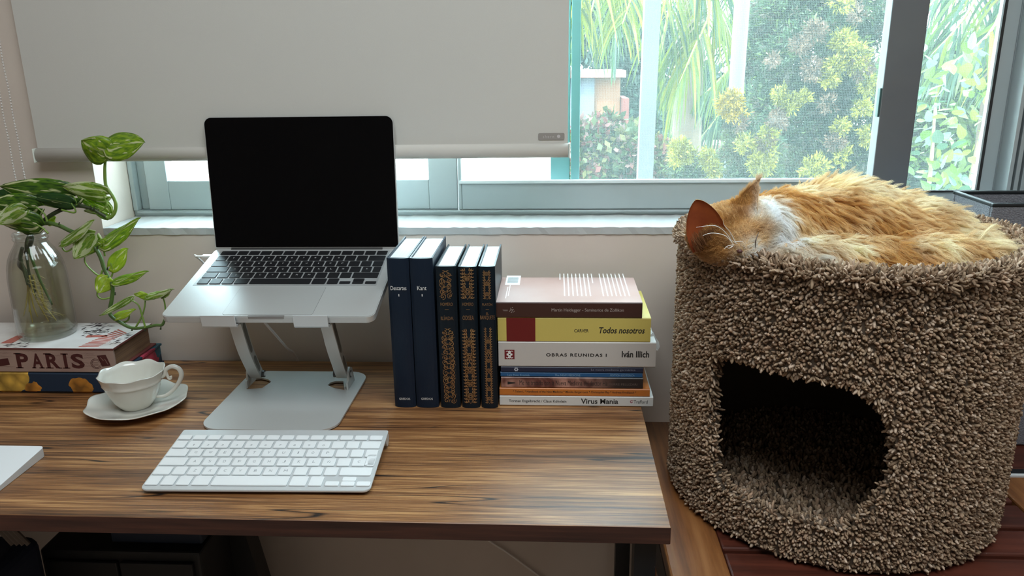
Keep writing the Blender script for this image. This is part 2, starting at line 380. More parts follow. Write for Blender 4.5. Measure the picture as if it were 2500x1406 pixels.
# screen frame and the outer sash stiles behind the clear pane
TY = FY+.050
tealf = mat('teal_tinted_frame', (.30, .50, .50), .4, metal=.2, var=(.26, .45, .46), vscale=6)
xa, xb, xc = zx(1344, 430, TY)[0], zx(1391, 430, TY)[0], zx(1414, 430, TY)[0]
sf = link('screen_frame', boxm(xa, xb, TY, TY+.012, SILL+.012, topz-.04, .001), w1, tealf)
link('screen_stile', boxm(xb+.0015, xc, TY-.006, TY+.010, SILL+.012, topz-.04, .001), sf, tealf)
xr1 = zx(2130, 430, TY)[0]
link('screen_stile', boxm(xr1+.01, xr1+.045, TY-.004, TY+.012, SILL+.012, topz-.04, .001), sf, alu)
link('screen_rail', boxm(xc, xr1+.01, TY, TY+.012, SILL+.012, zx(1700, 446, TY)[1]-.02, .001), sf, alu)
smat = screen_mat()
for a, b in ((xc-.001, xr1+.012), (xr1+.046, ORX-.02)):
    link('insect_mesh', boxm(a, b, TY+.004, TY+.0045, zx(1700, 446, TY)[1]-.021, topz-.04), sf, smat)
# pull handle at the right edge of the middle pane
bm = bmesh.new(); pa = ay(2152, 215, FY-.008); pb = ay(2136, 285, FY-.008); pc = ay(2126, 432, FY-.008)
box(bm, pa.x-.004, pa.x+.004, FY-.014, FY-.004, pb.z, pa.z, .001); box(bm, pc.x-.002+.006, pc.x+.004+.006, FY-.011, FY-.005, pc.z, pb.z, .001)
link('pull_handle', bm2(bm), w1, mat('dark_handle', (.06, .12, .12), .4, metal=.4))
# sky-side reveal is the wall itself; outside ledge
# ================================================================== outside: garden beyond the window
GZ = -2.6
tag(link('lawn', boxm(-14, 16, 1.7, 30, GZ-.1, GZ), None, mat('lawn_green', (.04, .065, .02), .9, var=(.06, .08, .03), vscale=2)), kind='structure', label='grass ground of the garden far below')
bm = bmesh.new(); p = ay(1378, 430, 3.2)
t = thing('neighbour_building', 'plain white building wall right outside, seen in the strip below the blind', 'building', (-2, 3.3, GZ))
link('wall', boxm(-5.5, p.x, 3.2, 3.5, GZ, 1.55), t, mat('white_render', (.9, .9, .88), .8, bump=.2))
zz = ay(1000, 431, 3.19).z
link('ledge', boxm(-5.5, p.x-.02, 3.16, 3.2, zz-.006, zz+.004), t, mat('red_tile_line', (.62, .20, .16), .7))
# orange house with red roof edge far off
pa = ay(1415, 172, 9.5); pb = ay(1512, 300, 9.5)
t = thing('orange_house', 'peach coloured house with a pink roof edge behind the fronds', 'building', ((pa.x+pb.x)/2, 9.7, GZ))
xm = ay(1452, 172, 9.5).x
link('wall', boxm(xm, pb.x, 9.5, 10.3, GZ, ay(1500, 190, 9.5).z), t, mat('peach_render', (.22, .10, .055), .8))
link('wall', boxm(pa.x-1.2, xm-.002, 9.45, 10.3, GZ, ay(1430, 188, 9.5).z), t, mat('pale_blue_render', (.13, .14, .17), .8))['label'] = 'pale blue wall'
link('roof_edge', boxm(pa.x-1.3, pb.x+.05, 9.3, 10.4, ay(1500, 189, 9.5).z, pa.z, .01), t, mat('pink_coping', (.22, .10, .09), .8))
x2 = ay(1540, 250, 9.0)
link('annex', boxm(pb.x+.01, x2.x, 9.2, 9.9, GZ, ay(1540, 240, 9.2).z), t, mat('brick_red_render', (.14, .035, .028), .8))
# low garden wall with a terracotta coping
pa, pb = ay(1600, 348, 7.2), ay(1815, 384, 7.2)
t = thing('garden_wall', 'low grey garden wall with a terracotta coping between the shrubs', 'wall', ((pa.x+pb.x)/2, 7.3, GZ))
link('wall', boxm(pa.x-1.4, pb.x+.6, 7.2, 7.5, GZ, ay(1700, 372, 7.2).z), t, mat('grey_render', (.11, .11, .11), .8))
link('coping', boxm(pa.x-1.45, pb.x+.65, 7.1, 7.6, ay(1700, 372, 7.2).z, ay(1700, 352, 7.2).z), t, mat('terracotta', (.10, .045, .03), .8))
# white posts
wp = mat('white_post_paint', (.11, .12, .135), .6)
for (xa_, xb_, Y, top, lab) in ((1592, 1573, 2.6, 0, 'straight square white post nearer the teal window frame'), (1812, 1783, 2.9, 0, 'round white post that sinks behind the yellow-tipped conifer')):
    a, b = ay(xa_, 0, Y), ay(xb_, 436, Y); cx = (a.x+b.x)/2
    t = thing('white_post', lab, 'post', (b.x, Y, GZ), group='white posts outside the window')
    dx = (a.x-b.x)/(a.z-b.z)
    hw = .0245 if xa_ < 1700 else .027
    q0 = Vector((b.x+dx*(GZ-b.z)*.2, Y, GZ)); q1 = Vector((b.x, Y, b.z-.1)); q2 = Vector((a.x+dx*.9, Y, a.z+.9))
    if xa_ < 1700:
        bm = bmesh.new(); M0 = None
        vs = [bm.verts.new((q.x+sx*hw, q.y+sy*hw, q.z)) for q in (q0, q1, q2) for sx, sy in ((-1, -1), (1, -1), (1, 1), (-1, 1))]
        for k in range(2):
            for j in range(4): bm.faces.new((vs[k*4+j], vs[k*4+(j+1) % 4], vs[k*4+4+(j+1) % 4], vs[k*4+4+j]))
        bm.faces.new(vs[:4][::-1]); bm.faces.new(vs[8:])
        link('shaft', bm2(bm), t, wp)
    else: link('shaft', tubem([q0, q1, q2], hw, 16, 1), t, wp, smooth=True)
    link('foot', boxm(q0.x-.06, q0.x+.06, Y-.06, Y+.06, GZ, GZ+.03), t, wp)

# foliage ---------------------------------------------------------------
def sprays(n, centre_fn, size, k=14, spread=.9, cols=None, droop=0., leafw=.22, seed=3, up=.4):
    """n little sprays of k narrow leaves each, as one triangle mesh with colour attribute"""
    g = np.random.default_rng(seed); C0, dirs, cc = centre_fn(g, n)
    N = n*k; c = np.repeat(C0, k, 0); d0 = np.repeat(dirs, k, 0)
    d = d0*up + g.normal(size=(N, 3))*spread*.55; d[:, 2] -= droop; d /= np.linalg.norm(d, axis=1)[:, None]
    s = np.cross(d, g.normal(size=(N, 3))); s /= np.linalg.norm(s, axis=1)[:, None]
    L = size*g.uniform(.5, 1.2, (N, 1)); c = c + g.normal(size=(N, 3))*size*.35
    v = np.empty((N, 4, 3)); v[:, 0] = c; v[:, 1] = c+d*L*.5+s*L*leafw; v[:, 2] = c+d*L; v[:, 3] = c+d*L*.5-s*L*leafw
    f = np.arange(N*4).reshape(N, 4)
    col = np.repeat(cc, k, 0)*g.uniform(.7, 1.25, (N, 1)); me = numesh(v.reshape(-1, 3), f)
    colattr(me, np.repeat(np.clip(col, 0, 1), 4, 0)); return me
leafmat = mat('foliage', attr='col', rough=.55, transl=.35)
def blobs_fn(blobs, colfn):
    B = np.array([[*b[0], b[1]] for b in blobs]); wts = B[:, 3]**2; wts = wts/wts.sum()
    def fn(g, n):
        i = g.choice(len(B), n, p=wts); d = g.normal(size=(n, 3)); d /= np.linalg.norm(d, axis=1)[:, None]
        r = B[i, 3]*g.uniform(.55, 1.05, n); return B[i, :3]+d*r[:, None], d, colfn(g, i, d)
    return fn
def pick(g, n, pal, w_): return np.array(pal)[g.choice(len(pal), n, p=np.array(w_)/sum(w_))]
# big conifer with yellow and rusty tips
def conifer(name, lab, outline, Y, seed, n, hi, group=None):
    cen = ay(outline[0][0], outline[0][1], Y)
    t = thing(name, lab, 'shrub', (cen.x, Y, GZ), group=group)
    bl = [(tuple(ay(px, py, Y+dy)), r/F_PX*Y) for px, py, r, dy in outline]
    def cf(g, i, d):
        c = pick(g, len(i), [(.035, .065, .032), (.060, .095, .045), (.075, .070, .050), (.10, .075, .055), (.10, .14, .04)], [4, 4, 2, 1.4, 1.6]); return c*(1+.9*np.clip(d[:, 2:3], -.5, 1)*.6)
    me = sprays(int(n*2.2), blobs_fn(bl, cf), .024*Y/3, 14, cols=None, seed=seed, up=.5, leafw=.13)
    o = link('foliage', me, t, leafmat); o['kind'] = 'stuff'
    tips = []; cols = []
    for (px, py, r, c) in hi: tips.append((tuple(ay(px, py, Y-.26)), r*1.15/F_PX*Y)); cols.append(c)
    cols = np.array(cols)
    me = sprays(max(len(hi)*34, 10), blobs_fn(tips, lambda g, i, d: cols[i]*np.where(g.random((len(i), 1)) < .45, .55, 1.0)*np.array([.92, 1.0, 1.0])), .017*Y/3, 14, seed=seed+1, up=.8, leafw=.18)
    o = link('bright_tips', me, t, leafmat); o['kind'] = 'stuff'; o['label'] = 'yellow and rusty new tips'
    link('trunk', tubem([(cen.x, Y+.1, GZ), (cen.x+.05, Y+.1, GZ+1.5), (cen.x, Y+.1, cen.z-.45)], [.10, .08, .03], 8, 3), t, mat('bark', (.16, .11, .08), .9, bump=.8, bscale=20))
    return t
YT, RT, OT = (.34, .29, .035), (.21, .12, .08), (.42, .26, .015)
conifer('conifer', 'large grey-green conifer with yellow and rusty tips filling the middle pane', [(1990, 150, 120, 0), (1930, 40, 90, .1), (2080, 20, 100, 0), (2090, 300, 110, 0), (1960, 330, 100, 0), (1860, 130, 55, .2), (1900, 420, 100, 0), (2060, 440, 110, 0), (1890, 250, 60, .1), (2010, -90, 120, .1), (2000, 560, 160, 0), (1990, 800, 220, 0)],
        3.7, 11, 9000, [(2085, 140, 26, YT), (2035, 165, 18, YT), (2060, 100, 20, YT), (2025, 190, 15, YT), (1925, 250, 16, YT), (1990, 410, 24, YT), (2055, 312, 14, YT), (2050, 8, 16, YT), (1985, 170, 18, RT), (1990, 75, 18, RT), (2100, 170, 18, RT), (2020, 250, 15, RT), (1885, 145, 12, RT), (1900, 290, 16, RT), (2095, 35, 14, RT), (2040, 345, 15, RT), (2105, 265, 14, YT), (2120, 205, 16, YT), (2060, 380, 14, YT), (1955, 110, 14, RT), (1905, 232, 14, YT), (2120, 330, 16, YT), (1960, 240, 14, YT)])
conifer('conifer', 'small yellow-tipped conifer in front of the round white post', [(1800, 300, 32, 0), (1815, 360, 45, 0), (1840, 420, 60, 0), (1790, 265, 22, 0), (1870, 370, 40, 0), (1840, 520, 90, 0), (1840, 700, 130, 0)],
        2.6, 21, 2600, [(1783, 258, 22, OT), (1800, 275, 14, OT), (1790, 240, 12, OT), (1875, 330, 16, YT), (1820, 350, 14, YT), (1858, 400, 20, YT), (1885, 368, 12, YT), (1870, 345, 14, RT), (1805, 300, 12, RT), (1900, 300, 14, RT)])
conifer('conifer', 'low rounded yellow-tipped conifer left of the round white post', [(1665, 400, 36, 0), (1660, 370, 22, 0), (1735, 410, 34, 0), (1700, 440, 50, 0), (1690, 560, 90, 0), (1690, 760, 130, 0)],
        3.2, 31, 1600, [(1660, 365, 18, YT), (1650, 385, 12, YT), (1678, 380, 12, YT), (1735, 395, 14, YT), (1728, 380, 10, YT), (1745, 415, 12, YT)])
# flowering red-green hedge low on the left of the view
t = thing('red_hedge', 'small-leaved hedge flecked red and pink at the lower left of the garden view', 'hedge', (ay(1500, 400, 4.4).x, 4.4, GZ))
bl = [(tuple(ay(px, py, 4.4+dy)), r/F_PX*4.4) for px, py, r, dy in [(1450, 350, 55, 0), (1530, 370, 55, 0), (1610, 400, 50, 0), (1440, 430, 60, 0), (1540, 440, 60, 0), (1640, 450, 50, 0), (1480, 310, 30, .2), (1500, 560, 130, 0), (1600, 600, 130, 0)]]
o = link('foliage', sprays(3600, blobs_fn(bl, lambda g, i, d: pick(g, len(i), [(.09, .11, .04), (.055, .09, .035), (.20, .06, .055), (.24, .14, .13), (.18, .16, .06)], [3, 3, 2.4, 2, 2])), .05, 8, seed=5, leafw=.3), t, leafmat); o['kind'] = 'stuff'
link('stem', tubem([(t.location.x, 4.45, GZ), (t.location.x, 4.45, GZ+2), (t.location.x+.1, 4.5, .5)], [.05, .04, .02], 6, 3), t, MATS['bark'])
# far trees
for (lab, px, py, Y, R0, n, sd) in (('dark teal tree mass behind the palm fronds at the upper left of the view', 1500, 60, 13., [(1480, 60, 110, 0), (1560, 110, 90, 0), (1440, -40, 110, 0), (1530, 210, 50, 0), (1580, 260, 60, 0), (1520, 500, 220, 0)], 4200, 41),
                                ('soft green tree mass behind the round white post', 1700, 250, 15.5, [(1690, 250, 80, 0), (1760, 300, 80, 0), (1640, 300, 60, 0), (1830, 240, 80, 0), (1720, 480, 150, 0), (1850, 80, 60, 0)], 3600, 42),
                                ('bright green trees standing behind the right-hand pane', 2330, 250, 7.5, [(2300, 250, 110, 0), (2400, 330, 100, 0), (2250, 380, 110, 0), (2420, 180, 80, 0), (2230, 180, 60, 0), (2340, 500, 160, 0), (2480, 300, 120, 0)], 4200, 43)):
    c = ay(px, py, Y); t = thing('far_tree', lab, 'tree', (c.x, Y, GZ), group='trees far behind the window')
    bl = [(tuple(ay(a, b, Y)), r/F_PX*Y) for a, b, r, _ in R0]
    pal = [(.025, .055, .045), (.035, .07, .05), (.02, .045, .04)] if sd < 43 else [(.06, .12, .025), (.09, .14, .03), (.045, .085, .035)]
    o = link('foliage', sprays(n, blobs_fn(bl, lambda g, i, d: pick(g, len(i), pal, [1, 1, 1])), .16, 8, seed=sd, leafw=.22), t, leafmat); o['kind'] = 'stuff'
    link('trunk', tubem([(c.x, Y, GZ), (c.x+.1, Y, GZ+2), (c.x, Y, c.z)], [.18, .14, .06], 8, 3), t, MATS['bark'])
# palms: arching fronds with hanging leaflets
frondmat = mat('palm_frond', attr='col', rough=.45, transl=.45)
def frond(parent, P, nleaf, ll, pal, sd, hang=.8, wdt=.008):
    g = np.random.default_rng(sd); Q = smooth_path([Vector(p) for p in P], 14); n = len(Q); V = []; Fc = []; Cc = []
    bm = bmesh.new()
    base = np.array(pal[0])
    ts = np.linspace(.08, 1, nleaf)
    for side in (-1, 1):
        for tt in ts:
            i = min(int(tt*(n-1)), n-2); q = Q[i].lerp(Q[i+1], tt*(n-1)-i); tg = (Q[i+1]-Q[i]).normalized()
            sd_ = tg.cross(Z_).normalized()*side
            L = ll*(.45+.8*math.sin(math.pi*min(tt*.9+.08, 1)))*g.uniform(.8, 1.15)
            d = (tg*.55+sd_*.55+Z_*.15).normalized(); pts = [q]
            cur = q.copy(); m = 6
            for k in range(m):
                d = (d+Vector((0, 0, -hang*.34*g.uniform(.7, 1.3)))).normalized(); cur = cur+d*L/m; pts.append(cur.copy())
            s = d.cross(Vector((g.normal(), g.normal(), .2))).normalized(); b = len(V); wv = [.4, 1, 1, .9, .7, .45, .05]
            for k, p_ in enumerate(pts): V += [tuple(p_+s*wdt*wv[k]), tuple(p_-s*wdt*wv[k])]
            for k in range(m): Fc.append((b+2*k, b+2*k+1, b+2*k+3, b+2*k+2))
            c = np.array(pal[g.integers(len(pal))])*g.uniform(.8, 1.2); Cc += [c]*(2*(m+1))
    me = pyd(V, Fc); colattr(me, np.clip(Cc, 0, 1)); o = link('frond', me, parent, frondmat)
    link('rachis', tubem(P, [.012, .009, .004], 6, 6), o, mat('frond_rib', (.42, .45, .12), .5), smooth=True)
    return o
YG = [(.19, .22, .01), (.13, .18, .012), (.24, .24, .015), (.08, .13, .02)]
DG = [(.035, .085, .045), (.055, .11, .045), (.09, .15, .03), (.03, .065, .045)]
pc = ay(1700, -420, 5.4)
t = thing('palm', 'feathery palm with yellow-green hanging leaflets left of the round white post', 'palm tree', (pc.x, 5.4, GZ))
link('trunk', tubem([(pc.x, 5.4, GZ), (pc.x+.05, 5.4, GZ+2), (pc.x, 5.4, pc.z)], [.12, .10, .09], 12, 4), t, MATS['bark'])
C0 = Vector((pc.x, 5.4, pc.z))
def fr(ends, nleaf, ll, pal, sd, **kw):
    frond(t, [C0]+[ay(px, py, Y) for px, py, Y in ends], nleaf, ll, pal, sd, **kw)
fr([(1500, -240, 4.6), (1440, -100, 4.3), (1415, 40, 4.3)], 50, .42, YG, 21)
fr([(1680, -200, 4.3), (1730, -60, 4.2), (1760, 60, 4.2)], 50, .40, YG+DG[:1], 22)
fr([(1560, -260, 4.9), (1470, -60, 4.6), (1430, 90, 4.5)], 46, .42, DG+YG[:2], 1)
fr([(1620, -230, 4.7), (1560, -60, 4.4), (1520, 60, 4.3)], 46, .40, YG, 2)
fr([(1700, -220, 4.8), (1640, 0, 4.6), (1600, 180, 4.6), (1560, 290, 4.6)], 60, .42, YG+DG[:2], 3)
fr([(1760, -230, 4.8), (1740, 0, 4.5), (1690, 130, 4.4), (1640, 250, 4.4)], 60, .42, YG, 4)
fr([(1800, -200, 5.2), (1830, 0, 5.2), (1790, 150, 5.2), (1720, 230, 5.2)], 56, .45, DG+YG[:2], 5)
fr([(1850, -190, 5.0), (1900, 20, 5.0), (1900, 170, 5.0)], 44, .45, DG, 6)
fr([(1600, -260, 5.8), (1520, -30, 5.8), (1500, 120, 5.8)], 50, .5, DG, 7)
fr([(1740, -180, 5.6), (1700, 40, 5.7), (1660, 220, 5.7), (1640, 330, 5.7)], 60, .5, DG+YG[1:2], 8)
fr([(1790, -180, 5.6), (1800, 80, 5.7), (1770, 250, 5.7), (1700, 350, 5.7)], 56, .5, DG, 9)
pc = ay(2520, -330, 4.6); C0 = Vector((pc.x, 4.6, pc.z))
t = thing('palm', 'palm with broad dark fronds hanging into the right-hand pane', 'palm tree', (pc.x, 4.6, GZ))
link('trunk', tubem([(pc.x, 4.6, GZ), (pc.x+.05, 4.6, GZ+2), (pc.x, 4.6, pc.z)], [.12, .10, .09], 12, 4), t, MATS['bark'])
fr([(2460, -200, 4.2), (2370, 20, 4.0), (2270, 140, 4.0)], 40, .36, DG+YG[1:2], 11, wdt=.010)
fr([(2480, -160, 3.9), (2430, 60, 3.8), (2300, 170, 3.8)], 40, .34, DG+YG[:2], 12, wdt=.010)
fr([(2440, -220, 4.6), (2330, -60, 4.6), (2230, 60, 4.6)], 40, .38, DG, 13, wdt=.010)
fr([(2530, -160, 4.2), (2480, 60, 4.1), (2440, 200, 4.0)], 40, .34, YG+DG, 14, wdt=.010)
# broad-leaved shrub in the right pane: each leaf an object sharing a mesh
bv = [(0, 0, 0), (.30, .18, .02), (.34, .5, .03), (.16, .85, .0), (0, 1, -.05), (-.16, .85, 0), (-.34, .5, .03), (-.30, .18, .02), (0, .5, -.03)]
bf = [(0, 1, 8), (1, 2, 8), (2, 3, 8), (3, 4, 8), (4, 5, 8), (5, 6, 8), (6, 7, 8), (7, 0, 8)]
bms = [pyd(bv, bf) for _ in range(4)]
for me, c in zip(bms, ((.085, .17, .02), (.15, .21, .025), (.05, .11, .06), (.13, .18, .15))): me.materials.append(mat('broad_leaf_%d' % int(c[0]*1000), c, .35, transl=.45))
pc = ay(2330, 420, 3.0); t = thing('broadleaf_shrub', 'broad-leaved bright green shrub filling the lower right-hand pane', 'shrub', (pc.x, 3.0, GZ))
MWt = MW[t.name].inverted()
stems = [tubem([(pc.x+dx*.3, 3.05, GZ), (pc.x+dx, 3.05, pc.z-.5), (pc.x+dx*1.6, 3.05, pc.z+.25)], [.015, .01, .004], 6, 4) for dx in (-.16, -.05, .07, .17)]
for s in stems: link('branch', s, t, mat('green_stem', (.22, .26, .10), .6))
for k in range(230):
    px, py = rng.uniform(2195, 2440), rng.uniform(120, 480)
    if px < 2260 and rng.random() < .5: continue
    Yk = rng.uniform(2.7, 3.3); p = ay(px, py, Yk)
    o = bpy.data.objects.new('leaf', bms[rng.integers(4)]); COL.objects.link(o); o.parent = t
    s = rng.uniform(.030, .065)
    o.matrix_local = MWt @ Matrix.Translation(p) @ Euler((rng.uniform(-.9, 1.9), rng.uniform(-.6, .6), rng.uniform(0, 6.3))).to_matrix().to_4x4() @ Matrix.Scale(s, 4)

# ================================================================== roller blind
BY = 1.2435
fabric = mat('blind_fabric', (.60, .585, .545), .9, transl=.06, bump=.06, bscale=700)
bl_ = ay(92, 362, BY); br_ = ay(1386, 349, BY); tl_ = ay(25, 0, BY)
bz0, bz1 = bl_.z, br_.z
t = thing('roller_blind', 'beige roller blind pulled most of the way down over the left of the window', 'blind', ((bl_.x+br_.x)/2, BY, bz0))
v = [(bl_.x, BY, bz0), (br_.x, BY, bz1), (br_.x+.002, BY, 2.30), (bl_.x, BY, 2.30)]
v += [(a, b+.0006, c) for a, b, c in v]
link('fabric', pyd(v, [(0, 1, 2, 3), (7, 6, 5, 4), (0, 4, 5, 1), (1, 5, 6, 2), (2, 6, 7, 3), (3, 7, 4, 0)]), t, fabric)
link('roller_tube', tubem([(bl_.x-.01, BY, 2.32), (br_.x+.01, BY, 2.32)], .022, 20, 1), t, mat('tube_metal', (.6, .6, .6), .4, metal=.6), smooth=True)
for x in (bl_.x-.02, br_.x+.012): link('bracket', boxm(x, x+.006, BY-.03, WY, 2.28, 2.36), t, mat('white_plastic', (.8, .8, .78), .4))
rb = (bz0-ay(92, 396, BY).z)/2
a = Vector((bl_.x-.002, BY, bz0-rb)); b = Vector((br_.x+.001, BY, bz1-rb))
bm = bmesh.new(); prof = [(-.0018-.0088*math.cos(u), rb*math.sin(u)) for u in np.linspace(math.pi/2, -math.pi*1.5, 21)[:-1]]
A = [bm.verts.new(a+Vector((0, y+.002, z))) for y, z in prof]; B = [bm.verts.new(b+Vector((0, y+.002, z))) for y, z in prof]
for j in range(20): bm.faces.new((A[j], A[(j+1) % 20], B[(j+1) % 20], B[j]))
bm.faces.new(A[::-1]); bm.faces.new(B)
o = link('bottom_bar', bm2(bm), t, mat('bar_fabric', (.60, .575, .53), .8, transl=.04, bump=.05, bscale=700), smooth=True)
for p in o.data.polygons:
    if len(p.vertices) > 4: p.use_smooth = False
link('end_cap', boxm(b.x+.0005, b.x+.003, BY-.009, BY+.009, b.z-rb, b.z+rb, .001), t, mat('clear_cap', (.75, .78, .72), .3))
link('end_cap', boxm(a.x-.003, a.x-.0005, BY-.009, BY+.009, a.z-rb, a.z+rb, .001), t, MATS['clear_cap'])
la, lb = ay(1314, 325, BY), ay(1378, 341, BY)
lt = link('label_tag', slab(lb.x-la.x, la.z-lb.z, .0022, 0, .0008, 4), t, mat('tag_grey', (.30, .28, .26), .45))
# the tag is drawn in xy, stand it up on the fabric
lt.data.transform(MW[t.name]); lt.data.transform(Matrix.Translation(((la.x+lb.x)/2, BY-.0002, (la.z+lb.z)/2)) @ Matrix.Rotation(R_(90), 4, 'X')); lt.data.transform(MW[t.name].inverted())
V, Fc = [], []
wd = lb.x-la.x
text_into(V, Fc, 'shern', (la.x+wd*.18, BY-.0012, la.z-.0075), X_, Z_, wd*.42, .0045, spacing=1.3)
blob_into(V, Fc, (la.x+wd*.78, BY-.0012, la.z-.0052), X_, Z_, 0, 0, .0028, .0026)
link('lettering', pyd(V, Fc), lt, mat('tag_print', (.55, .52, .52), .5))
# bead chain
def beads(P0, P1, r, step):
    n = int((P1-P0).length/step); u = bmesh.new(); bmesh.ops.create_icosphere(u, subdivisions=1, radius=r)
    vv = np.array([x.co[:] for x in u.verts]); ff = np.array([[x.index for x in f_.verts] for f_ in u.faces]); u.free()
    ts = np.linspace(0, 1, n); c = np.array(P0)[None]+ts[:, None]*(np.array(P1)-np.array(P0))[None]; c[:, 0] += .0006*np.sin(np.arange(n)*.35)
    return (c[:, None]+vv[None]).reshape(-1, 3), (ff[None]+(np.arange(n)*len(vv))[:, None, None]).reshape(-1, 3)
CY = 1.205
zlow = ay(60, 500, CY).z
c1 = ay(30, 270, CY); c2 = ay(5, 262, CY)
t = thing('bead_chain', 'white bead chain hanging in two strands at the far left by the wall', 'chain', (c1.x, CY, zlow))
for c in (c1, c2):
    v, f = beads(Vector((c.x, CY, zlow)), Vector((c.x, CY, 2.28)), .0017, .0044)
    o = link('bead_strand', numesh(v, f), t, mat('bead_white', (.62, .58, .55), .4), smooth=True); o['kind'] = 'stuff'
    link('cord', tubem([(c.x, CY, zlow), (c.x, CY, 2.28)], .0006, 5, 1), t, MATS['bead_white'])
v, f = beads(Vector((c1.x, CY, zlow)), Vector((c2.x, CY, zlow)), .0017, .0040); link('bead_strand', numesh(v, f), t, MATS['bead_white'], smooth=True)['kind'] = 'stuff'
# ================================================================== desk
dk_f = az(800, 1271, DESK).y; dk_b = az(680, 881, DESK).y; dk_r = (az(1566.6, 993, DESK).x+az(1637, 1285, DESK).x)/2
TH = .0225
deskwood = wood_mat('rustic_desk_laminate', (.045, .017, .006), (.24, .102, .034), (.60, .335, .135), sx=4.0, sy=170, rough=.44, spec=.8, bump=.35)
edgewood = wood_mat('desk_edge_band', (.020, .008, .006), (.05, .018, .012), (.10, .035, .02), sx=2.0, sy=30, rough=.5, crack=False)
t = thing('desk', 'dark brown rustic wooden desk with a black metal frame below the window', 'desk', (-.45, (dk_f+dk_b)/2, 0))
bm = bmesh.new(); box(bm, -1.12, dk_r, dk_f, dk_b, DESK-TH, DESK, .0008, 1)
bm.faces.ensure_lookup_table(); me = bm2(bm)
me.materials.append(deskwood); me.materials.append(edgewood)
o = bpy.data.objects.new('tabletop', me); COL.objects.link(o); o.parent = t; me.transform(MW[t.name].inverted())
for p in me.polygons: p.material_index = 0 if p.normal.z > .5 else 1
blackmetal = mat('black_metal', (.012, .013, .015), .45, metal=.3, bump=.1, bscale=200)
def leg(x0, y0, z1, s, x1=None, y1=None):
    bm = bmesh.new(); x1 = x0 if x1 is None else x1; y1 = y0 if y1 is None else y1
    vs = [bm.verts.new((x+a*s, y+b*s, z)) for x, y, z in ((x1, y1, 0), (x0, y0, z1)) for a, b in ((-1, -1), (1, -1), (1, 1), (-1, 1))]
    for j in range(4): bm.faces.new((vs[j], vs[(j+1) % 4], vs[4+(j+1) % 4], vs[4+j]))
    bm.faces.new(vs[:4][::-1]); bm.faces.new(vs[4:]); link('leg', bm2(bm), t, blackmetal)
la_ = ay(1572, 1340, .795); lb_ = ay(1519, 1340, 1.215)
zt_ = DESK-TH
leg(la_.x, .795, zt_, .0125); leg(lb_.x, 1.215, zt_, .0125)
link('cross_bar', boxm(la_.x-.012, la_.x+.012, .81, 1.20, zt_-.0245, zt_), t, blackmetal)
lc = ay(515, 1300, 1.10); ld = ay(550, 1400, 1.10)
leg(lc.x+.01, 1.10, zt_, .019, lc.x+(ld.x-lc.x)*(zt_/(lc.z-ld.z)), 1.10)
leg(-1.08, .80, zt_, .0125); leg(-1.08, 1.215, zt_, .0125)
link('cross_bar', boxm(-1.09, -1.07, .81, 1.20, zt_-.0245, zt_), t, blackmetal)
link('cross_bar', boxm(-1.07, la_.x-.013, 1.205, 1.225, zt_-.05, zt_-.03), t, blackmetal)
link('cross_bar', boxm(-1.07, la_.x-.013, 1.205, 1.225, zt_-.03, zt_-.0005), t, blackmetal)
# dark cabinet, navy box and bag under the desk
def bx3(name, lab, cat, px0, px1, ztop, Yf, dep, m, z0=0., partname='body'):
    a, b = ay(px0, 1340, Yf), ay(px1, 1340, Yf); t = thing(name, lab, cat, ((a.x+b.x)/2, Yf+dep/2, z0))
    link(partname, boxm(a.x, b.x, Yf, Yf+dep, z0, ztop, .004), t, m); return t, a.x, b.x
zz = ay(400, 1348, .98).z
tc_, ax_, bx_ = bx3('cabinet', 'black low cabinet standing in the dark under the desk', 'cabinet', 95, 485, zz, .98, .2, mat('black_paint', (.006, .006, .007), .6, bump=.1))
link('door', boxm(ax_+.01, (ax_+bx_)/2-.002, .972, .9798, .08, zz-.015, .002), tc_, MATS['black_paint']); link('door', boxm((ax_+bx_)/2+.002, bx_-.01, .972, .9798, .08, zz-.015, .002), tc_, MATS['black_paint'])
a, b = ay(268, 1300, 1.0), ay(490, 1300, 1.0)
tb = thing('storage_box', 'dark navy box on the black cabinet under the desk', 'box', ((a.x+b.x)/2, 1.08, zz))
link('body', boxm(a.x, b.x, 1.0, 1.17, zz+.0005, zt_-.055-.001, .003), tb, mat('navy_board', (.012, .022, .045), .6, var=(.010, .018, .036)))
link('lid', boxm(a.x-.003, b.x+.003, .997, 1.173, zt_-.0725, zt_-.0535, .002), tb, MATS['navy_board'])
a, b = ay(0, 1330, .93), ay(72, 1330, .93)
tg = thing('bag', 'dark navy bag with woven straps at the lower left under the desk', 'bag', (a.x, .90, 0))
link('body', boxm(a.x-.25, b.x, .85, .96, 0, ay(50, 1312, .93).z-.01, .02, 4), tg, mat('navy_cloth', (.008, .012, .03), .8, bump=.4, bscale=80))
zz2 = ay(50, 1312, .93).z
for k in range(4):
    p0 = ay(-10+k*12, 1296, .90); p1 = ay(22+k*13, 1316, .90)
    link('strap', tubem([(p0.x, .905, min(p0.z, zt_-.006)), (p1.x, .905, p1.z-.012)], .0032, 6, 2), tg, mat('strap_cloth', (.14, .11, .09), .8))
a, b = ay(38, 1290, .88), ay(80, 1290, .88)
tw = thing('folded_paper', 'pale grey curved paper corner poking down beside the bag under the desk', 'paper', ((a.x+b.x)/2, .885, zt_-.02))
pts = [(a.x, zt_-.001)] + [(a.x+(b.x-a.x)*(.25+.35*math.sin(u)*.5), zt_-.001-.0135*math.sin(u*1.0)) for u in (.6, 1.1, 1.57)] + [(b.x-.004, zt_-.008), (b.x, zt_-.001)]
